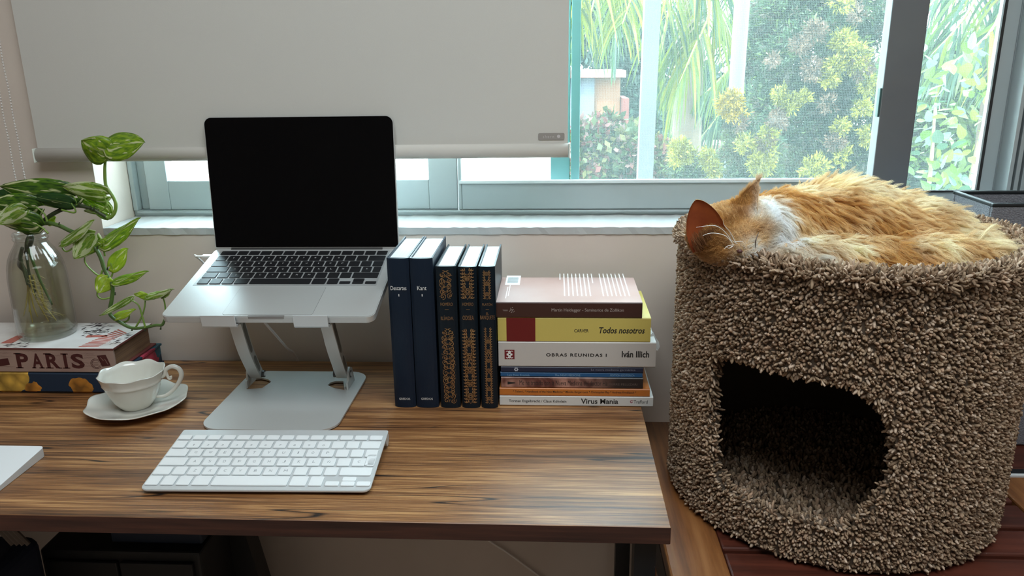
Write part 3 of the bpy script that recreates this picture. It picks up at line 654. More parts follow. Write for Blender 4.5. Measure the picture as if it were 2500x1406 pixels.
bm = bmesh.new(); vs = [bm.verts.new((x, .88, z)) for x, z in pts]; bm.faces.new(vs); r = bmesh.ops.extrude_face_region(bm, geom=list(bm.faces)); bmesh.ops.translate(bm, vec=(0, .002, 0), verts=[e for e in r['geom'] if isinstance(e, bmesh.types.BMVert)])
link('sheet', bm2(bm), tw, mat('grey_paper', (.25, .27, .25), .7))
# cables
cw = mat('cable_white', (.80, .74, .70), .5)
_a, _b = ay(640, 780, 1.13), ay(727, 880, dk_b+.003)
pts = [_a.lerp(_b, k) for k in (0, .33, .66, 1)]
pts = [pts[0]+(_a-_b)*.25]+pts+[pts[-1]+Vector((.03, .004, -.12)), ay(1165, 1300, 1.255), ay(1240, 1350, 1.255), ay(1325, 1412, 1.255), ay(1400, 1460, 1.255), Vector((.12, 1.255, .08))]
pts[5].y = 1.256
tcb = thing('power_cable', 'thin white cable running from under the laptop down behind the desk', 'cable', tuple(pts[4]))
link('cord', tubem(pts[:6]+pts[6:], .0021, 8, 6), tcb, cw, smooth=True)

# ================================================================== bench under the cat tower
RC = .222; _aL = [math.atan2(*ray(x, y)[:2]) for x, y in ((1640, 600), (1632, 800), (1626, 1000), (1628, 1150))]; _aR = [math.atan2(*ray(x, y)[:2]) for x, y in ((2500, 1035), (2481, 1164))]
a1, a2 = sum(_aL)/4, sum(_aR)/2; Dc = RC/math.sin((a2-a1)/2); CX, CYc = Dc*math.sin((a1+a2)/2), Dc*math.cos((a1+a2)/2)
ZT, ZB = 1.026, .673
BZ = ZB-.004
benchwood = wood_mat('bench_wood', (.10, .035, .012), (.20, .075, .022), (.30, .13, .045), sx=2.2, sy=26, rough=.35, crack=False, bump=.15)
slatwood = wood_mat('bench_slat_wood', (.035, .009, .005), (.075, .018, .010), (.12, .030, .016), sx=2.2, sy=26, rough=.4, crack=False, bump=.15)
t = thing('bench', 'slatted reddish-brown wooden bench with lighter side boards under the cat tower', 'bench', (.40, .98, 0))
def board(name, x0, x1, y0, y1, z0, z1, m, par=None):
    o = link(name, boxm(x0, x1, y0, y1, z0, z1, .003), par or t, m); return o
bl0, bl1 = dk_r+.006, az(1785, 1403, BZ).x
yb = az(1610, 1028, BZ).y
def grain_y(o):   # grain along y: swap the mesh axes through a rotated frame
    me = o.data; me.transform(Matrix.Rotation(R_(-90), 4, 'Z')); o.matrix_local = Matrix.Rotation(R_(90), 4, 'Z')
grain_y(board('side_board', bl0, bl1, .66, yb, BZ-.022, BZ, benchwood))
rbx = az(2470, 1215, BZ).x
o = board('side_board', rbx, rbx+.21, .66, 1.03, BZ-.022, BZ, benchwood); grain_y(o)
link('edge_trim', boxm(rbx-.001, rbx+.211, 1.031, 1.037, BZ-.02, BZ+.001), t, mat('edge_highlight', (.7, .7, .7), .4))  # pale strip put in as the white highlight of the black metal edge
link('edge_trim', boxm(rbx-.001, rbx+.211, 1.0375, 1.052, BZ-.02, BZ), t, MATS['black_metal'])
board('side_board', rbx, rbx+.21, 1.054, 1.246, BZ-.022, BZ-.001, slatwood)
k = 0; y = .665
while y < yb-.04:
    board('slat', bl1+.0005, rbx-.0015, y, y+.052, BZ-.020, BZ-.001, slatwood); y += .060; k += 1
for x, y in ((bl0+.02, .70), (bl0+.02, yb-.04), (rbx+.16, .70), (rbx+.16, yb-.04)): board('leg', x-.018, x+.018, y-.018, y+.018, 0, BZ-.0225, benchwood)
board('apron', bl0, bl0+.004, .70, yb-.06, BZ-.075, BZ-.0225, MATS['black_metal'])
board('apron', bl0+.04, rbx+.14, .675, .69, BZ-.075, BZ-.0205, slatwood)

# ================================================================== carpeted cat tower
RB = RC-.011
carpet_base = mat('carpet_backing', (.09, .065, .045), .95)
tw_ = thing('cat_tower', 'round beige shag-carpeted cat tower with an arched entrance and a dish top', 'cat tower', (CX, CYc, ZB))
hole_px = [(1730, 884), (1758, 876), (1790, 884), (1860, 905), (1927, 925), (2000, 938), (2065, 948), (2100, 966), (2134, 990), (2160, 1018), (2175, 1050), (2186, 1100), (2185, 1155), (2170, 1195), (2143, 1224), (2110, 1262), (2070, 1290), (2030, 1292), (1996, 1281), (1925, 1266), (1859, 1247), (1805, 1220), (1757, 1190), (1738, 1158), (1730, 1127), (1726, 1080), (1725, 1036), (1726, 960)]
def on_cyl(px, py, R):
    d = ray(px, py); a = d[0]**2+d[1]**2; b = -2*(d[0]*CX+d[1]*CYc); c = CX**2+CYc**2-R*R
    s = (-b-math.sqrt(b*b-4*a*c))/(2*a); p = CAMP+d*s; return math.atan2(p[1]-CYc, p[0]-CX), p[2]
HP = np.array([on_cyl(x, y, RB+.006) for x, y in hole_px])
# open the outline a little: the pile closes over it again
hc = HP.mean(0); HPo = HP.copy()
for i in range(len(HP)):
    e = np.array([(HP[i][0]-hc[0])*RB, HP[i][1]-hc[1]]); e = e/np.linalg.norm(e)*.004; HPo[i] = HP[i]+np.array([e[0]/RB, e[1]])
def inside(th, z, P=None):
    P = HPo if P is None else P
    th = np.asarray(th); z = np.asarray(z); r = np.zeros(th.shape, bool); n = len(P); j = n-1
    for i in range(n):
        c = ((P[i][1] > z) != (P[j][1] > z)) & (th < (P[j][0]-P[i][0])*(z-P[i][1])/(P[j][1]-P[i][1]+1e-12)+P[i][0]); r ^= c; j = i
    return r
def cpt(th, z, R): return (CX+R*math.cos(th), CYc+R*math.sin(th), z)
# shell: outer and inner skins joined along the entrance, rim and base
NT, NZ = 240, 70
ths = -math.pi/2+np.linspace(-math.pi, math.pi, NT, endpoint=False); zs = np.linspace(ZB, ZT-.004, NZ+1)
V = []; Fc = []
TT, ZZ = np.meshgrid((ths+np.pi/NT), (zs[:-1]+zs[1:])/2); cellin = inside(TT, ZZ)
RI = RB-.016
for R in (RB, RI):
    for z in zs:
        for th in ths: V.append(cpt(th, z, R))
off = NT*(NZ+1)
for i in range(NZ):
    for j in range(NT):
        if cellin[i, j]: continue
        a, b, c, d = i*NT+j, i*NT+(j+1) % NT, (i+1)*NT+(j+1) % NT, (i+1)*NT+j
        Fc.append((a, b, c, d)); Fc.append((a+off, d+off, c+off, b+off))
        for (ni, nj, e) in ((i-1, j, (a, b)), (i+1, j, (c, d)), (i, (j-1) % NT, (d, a)), (i, (j+1) % NT, (b, c))):
            if ni < 0 or ni >= NZ or cellin[ni, nj]: Fc.append((e[1], e[0], e[0]+off, e[1]+off))
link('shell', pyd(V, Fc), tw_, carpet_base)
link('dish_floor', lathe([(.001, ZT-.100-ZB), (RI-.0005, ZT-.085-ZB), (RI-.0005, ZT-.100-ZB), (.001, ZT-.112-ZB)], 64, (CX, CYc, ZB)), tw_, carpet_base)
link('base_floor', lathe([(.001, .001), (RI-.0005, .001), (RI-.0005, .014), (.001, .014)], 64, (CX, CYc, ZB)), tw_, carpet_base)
# pile: curled yarn tufts
def tufts(P, Nrm, length, rad, seed, pal, wts, tilt=.45, curl=.8, sides=5):
    g = np.random.default_rng(seed); n = len(P)
    Nrm = Nrm/np.linalg.norm(Nrm, axis=1)[:, None]
    d = Nrm+g.normal(size=(n, 3))*tilt*.6; d /= np.linalg.norm(d, axis=1)[:, None]
    cv = g.normal(size=(n, 3)); cv -= (cv*d).sum(1)[:, None]*d; cv /= np.linalg.norm(cv, axis=1)[:, None]
    sd = np.cross(d, cv); L = (length*g.uniform(.7, 1.25, n))[:, None]; Rr = (rad*g.uniform(.8, 1.2, n))[:, None]
    rows = 5; V = np.empty((n, rows, sides, 3)); prof = [.9, 1.0, 1.1, 1.0, .62]
    for k in range(rows):
        u = k/(rows-1); ctr = P-Nrm*.0015+d*L*u+cv*L*curl*(u*u-.25*u)*.55
        dd = d+cv*curl*(2*u-.25)*.55; dd /= np.linalg.norm(dd, axis=1)[:, None]; c2 = np.cross(sd, dd)
        for s in range(sides):
            a = 2*math.pi*s/sides+u*1.2
            V[:, k, s] = ctr+(sd*math.cos(a)+c2*math.sin(a))*Rr*prof[k]
    base = (np.arange(n)*rows*sides)[:, None, None]
    fq = []
    for k in range(rows-1):
        for s in range(sides): fq.append((k*sides+s, k*sides+(s+1) % sides, (k+1)*sides+(s+1) % sides, (k+1)*sides+s))
    fq.append((20, 21, 22, 23)); fq.append((20, 23, 24, 24))
    fq = np.array(fq[:-1]); F = (fq[None]+base).reshape(-1, 4)
    me = numesh(V.reshape(-1, 3), F); col = np.array(pal)[g.choice(len(pal), n, p=np.array(wts)/sum(wts))]*g.uniform(.82, 1.18, (n, 1))
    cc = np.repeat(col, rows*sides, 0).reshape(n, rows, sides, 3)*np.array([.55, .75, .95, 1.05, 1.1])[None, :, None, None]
    colattr(me, np.clip(cc.reshape(-1, 3), 0, 1)); return me
yarn = mat('carpet_yarn', attr='col', rough=.9, spec=.15)
PAL = [(.33, .235, .155), (.23, .155, .10), (.46, .35, .26), (.15, .10, .065), (.36, .24, .16)]; WT_ = [4, 3, 2.2, 1.6, 1.6]
def jgrid(th0, th1, z0, z1, R, step, g):
    nt_ = int((th1-th0)*R/step); nz = int((z1-z0)/step)
    T, Z = np.meshgrid(np.linspace(th0, th1, nt_), np.linspace(z0, z1, nz)); T = T+((np.arange(nz) % 2)*.5*(th1-th0)/nt_)[:, None]
    return (T+g.uniform(-.45, .45, T.shape)*step/R).ravel(), (Z+g.uniform(-.45, .45, Z.shape)*step).ravel()
def pile(name, P, Nn, length, rad, seed, **kw):
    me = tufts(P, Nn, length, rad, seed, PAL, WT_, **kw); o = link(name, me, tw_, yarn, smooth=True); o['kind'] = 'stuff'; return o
g = np.random.default_rng(50)
T, Z = jgrid(-math.pi/2-2.0, -math.pi/2+2.0, ZB+.003, ZT-.001, RB, .0035, g); k = ~inside(T, Z); T, Z = T[k], Z[k]
Pn = np.stack([np.cos(T), np.sin(T), np.full(T.shape, .0)], 1)
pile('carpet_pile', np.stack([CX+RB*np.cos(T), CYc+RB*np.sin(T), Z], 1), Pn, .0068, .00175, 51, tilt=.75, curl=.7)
T, Z = jgrid(math.pi/2-1.15, math.pi/2+1.15, ZB+.003, ZT-.001, RB, .0085, g)
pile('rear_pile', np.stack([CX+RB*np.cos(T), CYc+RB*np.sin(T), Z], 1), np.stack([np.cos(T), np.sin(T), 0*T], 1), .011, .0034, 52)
# rim roll
n = 7000; T = g.uniform(-math.pi, math.pi, n); A = g.uniform(-.3, math.pi+.2, n)
rx = RB-.008+.009*np.cos(A); P = np.stack([CX+rx*np.cos(T), CYc+rx*np.sin(T), ZT-.004+.006*np.sin(A)], 1)
Nn = np.stack([np.cos(A)*np.cos(T), np.cos(A)*np.sin(T), np.abs(np.sin(A))+.15], 1)
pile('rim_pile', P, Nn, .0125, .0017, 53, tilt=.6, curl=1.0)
n = 9000; T = g.uniform(-math.pi, math.pi, n); Z = g.uniform(ZT-.09, ZT-.004, n)
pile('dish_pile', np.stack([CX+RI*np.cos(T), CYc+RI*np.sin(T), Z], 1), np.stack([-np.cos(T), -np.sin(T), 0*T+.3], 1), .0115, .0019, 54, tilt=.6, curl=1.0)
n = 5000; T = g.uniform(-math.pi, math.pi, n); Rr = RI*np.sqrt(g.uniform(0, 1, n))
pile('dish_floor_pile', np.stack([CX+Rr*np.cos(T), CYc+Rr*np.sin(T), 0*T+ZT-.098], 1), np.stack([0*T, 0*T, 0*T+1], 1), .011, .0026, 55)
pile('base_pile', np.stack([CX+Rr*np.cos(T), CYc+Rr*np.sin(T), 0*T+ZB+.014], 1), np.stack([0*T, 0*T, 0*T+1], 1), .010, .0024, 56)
# pile folded round the entrance edge
seg = []
for i in range(len(HPo)):
    a, b = HPo[i], HPo[(i+1) % len(HPo)]; l = math.hypot((b[0]-a[0])*RB, b[1]-a[1]); m_ = int(l/.0011)
    for q in range(m_): seg.append(a+(b-a)*(q+g.uniform(0, 1))/m_)
seg = np.array(seg); e = np.stack([(hc[0]-seg[:, 0])*RB, hc[1]-seg[:, 1]], 1); e /= np.linalg.norm(e, axis=1)[:, None]
u = g.uniform(0, 1, len(seg)); seg2 = seg.copy(); seg2[:, 0] -= e[:, 0]*.001/RB; seg2[:, 1] -= e[:, 1]*.001
rr = RB-.014*u; P = np.stack([CX+rr*np.cos(seg2[:, 0]), CYc+rr*np.sin(seg2[:, 0]), seg2[:, 1]], 1)
tg = np.stack([-np.sin(seg[:, 0]), np.cos(seg[:, 0]), 0*u], 1); rad_ = np.stack([np.cos(seg[:, 0]), np.sin(seg[:, 0]), 0*u], 1)
Nn = tg*e[:, :1]+np.array([[0, 0, 1.]])*e[:, 1:]+rad_*(1.0-1.3*u)[:, None]
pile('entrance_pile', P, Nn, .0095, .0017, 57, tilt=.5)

# ================================================================== grey fabric bin behind the tower
gb = mat('grey_weave', (.27, .27, .29), .9, var=(.15, .15, .17), vscale=420, bump=1., bscale=500, stretch=(1, 1, 2.2))
liner = mat('black_liner', (.01, .012, .014), .45)
YB0, YB1 = 1.125, 1.24
bp = ay(2425, 497, YB0); bx0, bx1, bzt = bp.x, bp.x+.26, bp.z
t = thing('fabric_bin', 'tall grey woven bin with a black lining behind the cat tower', 'bin', ((bx0+bx1)/2, (YB0+YB1)/2, BZ))
for a in ((bx0, bx1, YB0, YB0+.006), (bx0, bx1, YB1-.006, YB1), (bx0, bx0+.006, YB0+.0062, YB1-.0062), (bx1-.006, bx1, YB0+.0062, YB1-.0062)):
    s = link('side_panel', boxm(a[0], a[1], a[2], a[3], BZ+.001, bzt-.004, .002), t, gb)
    link('lining', boxm(a[0]-.0006, a[1]+.0006, a[2]-.0006, a[3]+.0006, bzt-.0055, bzt, .0015), s, liner)
link('bottom_panel', boxm(bx0+.0065, bx1-.0065, YB0+.0065, YB1-.0065, BZ+.001, BZ+.006), t, liner)
link('inner_liner', boxm(bx0+.0065, bx1-.0065, YB0+.0065, YB1-.0065, bzt-.05, bzt-.045), t, liner)
# ================================================================== laptop on its stand
silver = mat('silver_aluminium', (.56, .57, .56), .36, metal=.35, bump=.05, bscale=900)
silver_lt = mat('bright_aluminium', (.66, .69, .70), .34, metal=.3)
keyblack = mat('key_black', (.012, .012, .014), .42)
screenblack = mat('screen_black', (.0015, .0015, .002), .22, spec=.12)
HX, HY, HZ, YAW, TILT, LIDB = -.40464731, 1.21912099, .97083574-.012, .00822248, .22663251, .05724449
lap = thing('laptop', 'open silver laptop with a black screen raised on the aluminium stand', 'laptop', (HX, HY, HZ), rot=(TILT, 0, YAW))
def L(name, me, m, par=None, smooth=False): return link(name, me, par or lap, m, local=True, smooth=smooth)
W_, D_, T_ = .3041, .2150, .0108
base = L('base', slab(W_, D_, .0125, -T_, 0, 8, 0, -.105, .0010), silver)
kw0, kw1, kd0, kd1 = -.1405, .1385, -.1245, -.0080
L('keyboard_well', slab(kw1-kw0, kd1-kd0, .002, 0, .0002, 4, (kw0+kw1)/2, (kd0+kd1)/2), mat('well_grey', (.40, .41, .41), .4, metal=.3))
# trackpad
L('trackpad', slab(.1285, .0805, .004, .00001, .0003, 5, 0, -.1675), mat('trackpad_silver', (.53, .54, .53), .32, metal=.35))
L('trackpad_gap', slab(.1291, .0811, .0043, 0, .0001, 5, 0, -.1675), mat('gap_dark', (.10, .10, .10), .6))
L('thumb_notch', slab(.052, .0035, .0015, -.0035, .00025, 4, 0, -.2111), mat('notch_shadow', (.33, .32, .31), .45, metal=.6))
printw = mat('legend_white', (.55, .55, .55), .5)
_keymesh = {}
def key(w, d, h, r=.0014, bev=.0004):
    k = (round(w, 5), round(d, 5), h)
    if k not in _keymesh: _keymesh[k] = slab(w, d, r, 0, h, 3, 0, 0, bev)
    return _keymesh[k]
def put_key(par, cx, cy, w, d, h, m, z, legend=None, lm=None, ls=.0042, loff=(0, 0)):
    me = key(w, d, h).copy() if not key(w, d, h).materials else key(w, d, h)
    if not key(w, d, h).materials: key(w, d, h).materials.append(m)
    me = key(w, d, h)
    o = bpy.data.objects.new('key', me); COL.objects.link(o); o.parent = par; o.location = (cx, cy, z)
    if legend and legend.isalnum():
        V, Fc = [], []; co, fs = text_mesh(legend); n = len(legend)
        wd = ls*(.30 if legend in 'Il1' else .95 if legend in 'MW' else .72)*(1 if n == 1 else .8*n)
        text_into(V, Fc, legend, (-wd/2+loff[0], -ls/2+loff[1], h+.00006), X_, Y_, wd, ls)
        q = bpy.data.objects.new('legend', pyd(V, Fc)); q.data.materials.append(lm or printw); COL.objects.link(q); q.parent = o
P_ = .0190; KW = .0166
kx0 = -.1372
rows = [
 (-.0165, .0130, [(1.45, 'esc')] + [(1, '')]*12 + [(1.0, '')]),
 (-.0355, KW, [(1, '')] + [(1, c) for c in '1234567890'] + [(1, "'"), (1, ''), (1.5, '')]),
 (-.0545, KW, [(1.5, '')] + [(1, c) for c in 'QWERTYUIOP'] + [(1, '`'), (1, '+'), (.95, '')]),
 (-.0735, KW, [(1.8, '')] + [(1, c) for c in 'ASDFGHJKLÑ'] + [(1, '´'), (.9, 'Ç'), (.75, '')]),
 (-.0925, KW, [(1.25, ''), (1, '<')] + [(1, c) for c in 'ZXCVBNM'] + [(1, ','), (1, '.'), (1, '-'), (2.2, '')]),
 (-.1115, KW, [(1, 'fn'), (1, ''), (1, ''), (1.22, ''), (5.0, ''), (1.22, ''), (1, '')])]
for ry, kd, ks in rows:
    tot = sum(w for w, _ in ks); x = kx0; full = .2742
    sc_ = full/(tot*P_) if len(ks) > 8 else 1.0
    for w, c in ks:
        ww = w*P_*sc_
        put_key(lap, x+ww/2, ry, ww-(P_-KW), kd, .0011, keyblack, .0002, c if len(c) == 1 else None, printw, .0036, loff=(0, .001))
        x += ww
for dx, dy in ((0, -.1155), (.0195, -.1155), (.0390, -.1155), (.0195, -.1070)):
    put_key(lap, .0855+dx+.004, dy, KW, .0075, .0011, keyblack, .0002)
# lid: tilted plate with glass
lidang = math.pi/2 - (LIDB + 0) - TILT   # angle between base plane and lid, from +y
Ml = Matrix.Rotation(math.pi/2-LIDB-TILT+0, 4, 'X')
lidme = slab(W_, .212, [.002, .002, .0125, .0125], -.0040, 0, 8, 0, .106, .0008); lidme.transform(Ml); lid = L('lid', lidme, silver)
scr = slab(W_-.0030, .2075, [.001, .001, .0112, .0112], .0001, .0005, 8, 0, .1068); scr.transform(Ml); L('screen', scr, screenblack, lid)
hg = tubem([(-.125, .0005, -.002), (.125, .0005, -.002)], .0042, 12, 1); L('hinge', hg, mat('hinge_black', (.03, .03, .03), .4))
# charger plug at the left side near the hinge
pl = thing('charger_plug', 'white charging plug sticking out of the left side of the laptop', 'plug', (HX, HY, HZ), rot=(TILT, 0, YAW))
link('housing', boxm(-.1690, -.1527, -.0200, -.0120, -.0085, -.0030, .0012), pl, mat('plug_white', (.78, .78, .76), .35), local=True)
link('strain_relief', tubem([(-.1690, -.016, -.0058), (-.176, -.016, -.0058), (-.181, -.015, -.0062)], .0019, 8, 3), pl, MATS['plug_white'], local=True, smooth=True)
link('cord', tubem([(-.178, -.016, -.006), (-.184, -.010, -.007), (-.180, .006, -.03), (-.15, .02, -.09), (-.10, .018, -.17), (-.06, .015, -.21)], .0016, 8, 5), pl, MATS['plug_white'], local=True, smooth=True)

# ---- stand
std = thing('laptop_stand', 'silver aluminium laptop stand with two bent arms on a flat base plate', 'laptop stand', ((-.51-.33)/2*.977, 1.09, DESK))
alu_s = mat('stand_aluminium', (.58, .60, .59), .40, metal=.3, bump=.06, bscale=700)
ZP = DESK+.0045
outl = [az(x, y, ZP) for x, y in ((593, 934), (499, 1021))] ; outr = [az(x, y, ZP) for x, y in ((886, 934), (842, 1010))]
yb_, yf_ = az(740, 906, ZP).y, az(660, 1049, ZP).y
xl, xr = (outl[0].x+outl[1].x)/2, (outr[0].x+outr[1].x)/2
r_ = .030
def plate_outline(grow=0):
    pts = []
    for sx, sy, a0 in ((-1, -1, 180), (1, -1, 270), (1, 1, 0), (-1, 1, 90)):
        ox = (xl+r_ if sx < 0 else xr-r_); oy = (yf_+r_ if sy < 0 else yb_-r_)
        for k in range(9):
            a = R_(a0+90*k/8); pts.append((ox+(r_+grow)*math.cos(a), oy+(r_+grow)*math.sin(a)))
    return pts
# cut-outs, drawn on the desk plane
cl = [az(x, y, ZP) for x, y in ((602, 950), (640, 947), (662, 932), (655, 926), (638, 922), (604, 925))]
cr = [az(x, y, ZP) for x, y in ((841, 952), (815, 947), (800, 940), (806, 934), (820, 930), (838, 930))]
bm = bmesh.new()
loops = []
for pts in (plate_outline(), [(p.x, p.y) for p in cl], [(p.x, p.y) for p in cr]):
    vs = [bm.verts.new((x, y, ZP)) for x, y in pts]; loops += [bm.edges.new((vs[i], vs[(i+1) % len(vs)])) for i in range(len(vs))]
bmesh.ops.triangle_fill(bm, use_beauty=True, edges=loops)
for f_ in list(bm.faces):
    c = f_.calc_center_median()
    for q in (cl, cr):
        n = len(q); ins = False; j = n-1
        for i in range(n):
            if (q[i].y > c.y) != (q[j].y > c.y) and c.x < (q[j].x-q[i].x)*(c.y-q[i].y)/(q[j].y-q[i].y)+q[i].x: ins = not ins
            j = i
        if ins and f_.is_valid: bm.faces.remove(f_); break
r = bmesh.ops.extrude_face_region(bm, geom=list(bm.faces)); bmesh.ops.translate(bm, vec=(0, 0, -.0028), verts=[e for e in r['geom'] if isinstance(e, bmesh.types.BMVert)])
link('base_plate', bm2(bm), std, alu_s)
link('rubber_pad', prism([(x, y) for x, y in [((p[0]-(xl+xr)/2)*.985+(xl+xr)/2, (p[1]-(yf_+yb_)/2)*.985+(yf_+yb_)/2) for p in plate_outline()] if not (y > yb_-.075)] + [(xr-.004, yb_-.077), (xl+.004, yb_-.077)], DESK+.0001, DESK+.0016), std, MATS['black_rubber'])
frm = MW[lap.name]
def lw(x, y, z): return frm @ Vector((x, y, z))
arms = [(-.0670, cl, -1, 588), (.0640, cr, 1, 803)]
for (hx, q, sd, _), (ta, tb_) in zip(arms, (((618, 905), (625, 925)), ((845, 898), (832, 925)))):
    # hook lip: folded plate at the laptop's front edge
    w2_ = .0245
    prof = [(-.2155, .0042), (-.2175, .0042), (-.2180, -.0130), (-.2150, -.0165), (-.150, -.0150), (-.150, -.0125), (-.2135, -.0128), (-.2158, -.0110)]
    bm = bmesh.new(); A = [bm.verts.new((hx-w2_, y, z)) for y, z in prof]; B = [bm.verts.new((hx+w2_, y, z)) for y, z in prof]
    for j in range(8): bm.faces.new((A[j], A[(j+1) % 8], B[(j+1) % 8], B[j]))
    bm.faces.new(A[::-1]); bm.faces.new(B)
    bmesh.ops.recalc_face_normals(bm, faces=bm.faces); bmesh.ops.bevel(bm, geom=[e for e in bm.edges if abs(e.verts[0].co.x-e.verts[1].co.x) < .001 and e.calc_length() > .012 and e.calc_length() < .03], offset=.0005, segments=1, affect='EDGES')
    me = bm2(bm); me.transform(frm); link('hook', me, std, silver_lt)
    me = boxm(hx-w2_+.004, hx+w2_-.004, -.150, -.030, -.0150, -.0125, .0006); me.transform(frm); link('support_rail', me, std, alu_s)
    link('hinge_tab', None or bpy.data.meshes.new('x'), std, alu_s) if False else None
    # arm: bent flat beam from behind the hook down and back to the tab
    top = lw(hx+.016, -.196, -.0165)
    pv = (ay(626, 912, 1.135) if sd < 0 else ay(836, 912, 1.135))
    mid1 = top.lerp(pv, .35)+Vector((0.004, -.010, -.006)); mid2 = top.lerp(pv, .7)+Vector((.003, -.006, -.006))
    cx = [top, mid1, mid2, pv]
    hw = .0088
    bm = bmesh.new(); Q = smooth_path(cx, 8); th = .0075; rings = []
    for i, c in enumerate(Q):
        tg_ = (Q[min(i+1, len(Q)-1)]-Q[max(i-1, 0)]).normalized(); nn = X_.cross(tg_).normalized()
        s = 1.0
        rings.append([bm.verts.new(c+X_*hw*a+nn*th*b*s) for a, b in ((-1, -1), (1, -1), (1, 1), (-1, 1))])
    for a, b in zip(rings, rings[1:]):
        for j in range(4): bm.faces.new((a[j], a[(j+1) % 4], b[(j+1) % 4], b[j]))
    bm.faces.new(rings[0][::-1]); bm.faces.new(rings[-1])
    bmesh.ops.recalc_face_normals(bm, faces=bm.faces); bmesh.ops.bevel(bm, geom=[e for e in bm.edges if any(abs(e.verts[0].co.x-e.verts[1].co.x) < 1e-4 for _ in (0,)) and len(e.link_faces) == 2 and e.calc_face_angle(0) > 1], offset=.0006, segments=1, affect='EDGES')
    arm = link('arm', bm2(bm), std, alu_s)
    # side pockets milled into the arm's right flank
    for u0, u1 in ((.08, .42), (.52, .86)):
        n0, n1 = int(u0*(len(Q)-1)), int(u1*(len(Q)-1)); V = []; Fc = []
        for i in range(n0, n1+1):
            tg_ = (Q[min(i+1, len(Q)-1)]-Q[max(i-1, 0)]).normalized(); nn = X_.cross(tg_).normalized(); e = 1 if n0 < i < n1 else .4
            V += [tuple(Q[i]+X_*(hw+.0004)+nn*th*.62*e), tuple(Q[i]+X_*(hw+.0004)-nn*th*.62*e), tuple(Q[i]+X_*(hw-.001)+nn*th*.62*e), tuple(Q[i]+X_*(hw-.001)-nn*th*.62*e)]
        for i in range(n1-n0): a = 4*i; Fc += [(a, a+1, a+5, a+4), (a+2, a+6, a+7, a+3)]
        link('pocket', pyd(V, Fc), arm, mat('pocket_shade', (.22, .22, .20), .5, metal=.6))
    tx = pv.x-sd*(-1)*(hw+.0028) if sd < 0 else pv.x+hw+.0028
    tx = pv.x-(hw+.0028) if sd < 0 else pv.x+(hw+.0028)
    ty = az(603, 948, ZP).y if sd < 0 else az(838, 952, ZP).y
    bm = bmesh.new(); pr = [(ty, ZP), (pv.y+.022, ZP), (pv.y+.012, pv.z+.006), (pv.y, pv.z+.012), (pv.y-.009, pv.z+.007), (ty+.004, pv.z-.006), (ty-.001, ZP+.012)]
    A = [bm.verts.new((tx-.0014, y, z)) for y, z in pr]; B = [bm.verts.new((tx+.0014, y, z)) for y, z in pr]; n = len(pr)
    for j in range(n): bm.faces.new((A[j], A[(j+1) % n], B[(j+1) % n], B[j]))
    bm.faces.new(A[::-1]); bm.faces.new(B); link('hinge_tab', bm2(bm), std, alu_s)
    link('hinge_pin', tubem([(pv.x-hw-.005, pv.y, pv.z), (pv.x+hw+.0048, pv.y, pv.z)], .0058, 14, 1), std, mat('pin_dark', (.10, .10, .10), .35, metal=.7), smooth=False)
    link('hinge_cap', tubem([(pv.x+hw+.0049, pv.y, pv.z), (pv.x+hw+.0058, pv.y, pv.z)], .0036, 12, 1), std, silver_lt)
me = boxm(-.09, .09, -.060, -.035, -.0180, -.0151, .001); me.transform(frm); link('cross_plate', me, std, alu_s)

# ================================================================== white keyboard
KQ = (-.36412329, .94227979, .78462204-.0120, .02068513, .11870124)
kb = thing('wireless_keyboard', 'silver wireless keyboard with white keys in front of the laptop stand', 'keyboard', KQ[:3], rot=(KQ[4], 0, KQ[3]))
def K(name, me, m, par=None, smooth=False): return link(name, me, par or kb, m, local=True, smooth=smooth)
K('body', slab(.281, .1300, [.009, .009, .003, .003], -.0030, 0, 6, 0, -.065, .0006), silver_lt)
K('battery_tube', tubem([(-.1400, -.0085, -.0090), (.1400, -.0085, -.0090)], .0090, 20, 1), silver_lt, smooth=False)
K('foot', boxm(.118, .132, -.0150, -.006, -.0205, -.0165, .001), mat('white_rubber', (.75, .75, .75), .5)); K('foot', boxm(-.132, -.118, -.0150, -.006, -.0205, -.0165, .001), MATS['white_rubber'])
K('foot', boxm(-.12, -.11, -.125, -.119, -.0064, -.0031, .0008), MATS['white_rubber']); K('foot', boxm(.11, .12, -.125, -.119, -.0064, -.0031, .0008), MATS['white_rubber'])
keywhite = mat('key_white', (.82, .85, .86), .35)
legg = mat('legend_grey', (.30, .32, .34), .5)
_keymesh.clear()
gap = .0032
def row(y, d, ws, x0, x1, legs, ls=.0048, off=(0, 0)):
    tot = sum(ws); x = x0; span = x1-x0
    for i, w in enumerate(ws):
        ww = w/tot*span; c = legs[i] if i < len(legs) else ''
        put_key(kb, x+ww/2, y, ww-gap, d, .0018, keywhite, .0002, c.strip() or None, legg, ls if len(c.strip()) == 1 else .003, off); x += ww
xk0, xk1 = -.1391, .1377
row(-.0205, .0098, [1]*14, xk0, xk1, [])
row(-.0370, .0152, [1]*13+[1.45], xk0, xk1, [' ', '1', '2', '3', '4', '5', '6', '7', '8', '9', '0'], ls=.0038, off=(0, -.002))
row(-.0555, .0155, [1.5]+[1]*12+[.95], xk0, xk1+.0, [' ']+list('QWERTYUIOP')+['`', '+'])
row(-.0747, .0158, [1.85]+[1]*11+[1.0]+[.62], xk0, xk1, [' ']+list('ASDFGHJKLÑ')+['´', 'Ç'])
row(-.0938, .0158, [1.28, 1.0]+[1]*10+[2.22], xk0, xk1, [' ', '<']+list('ZXCVBNM')+[',', '.', '-'])
row(-.1135, .0180, [1, 1, 1, 1.25, 5.0, 1.22, 1], xk0, .0632+.0185, ['', '', '', '', '', ''])
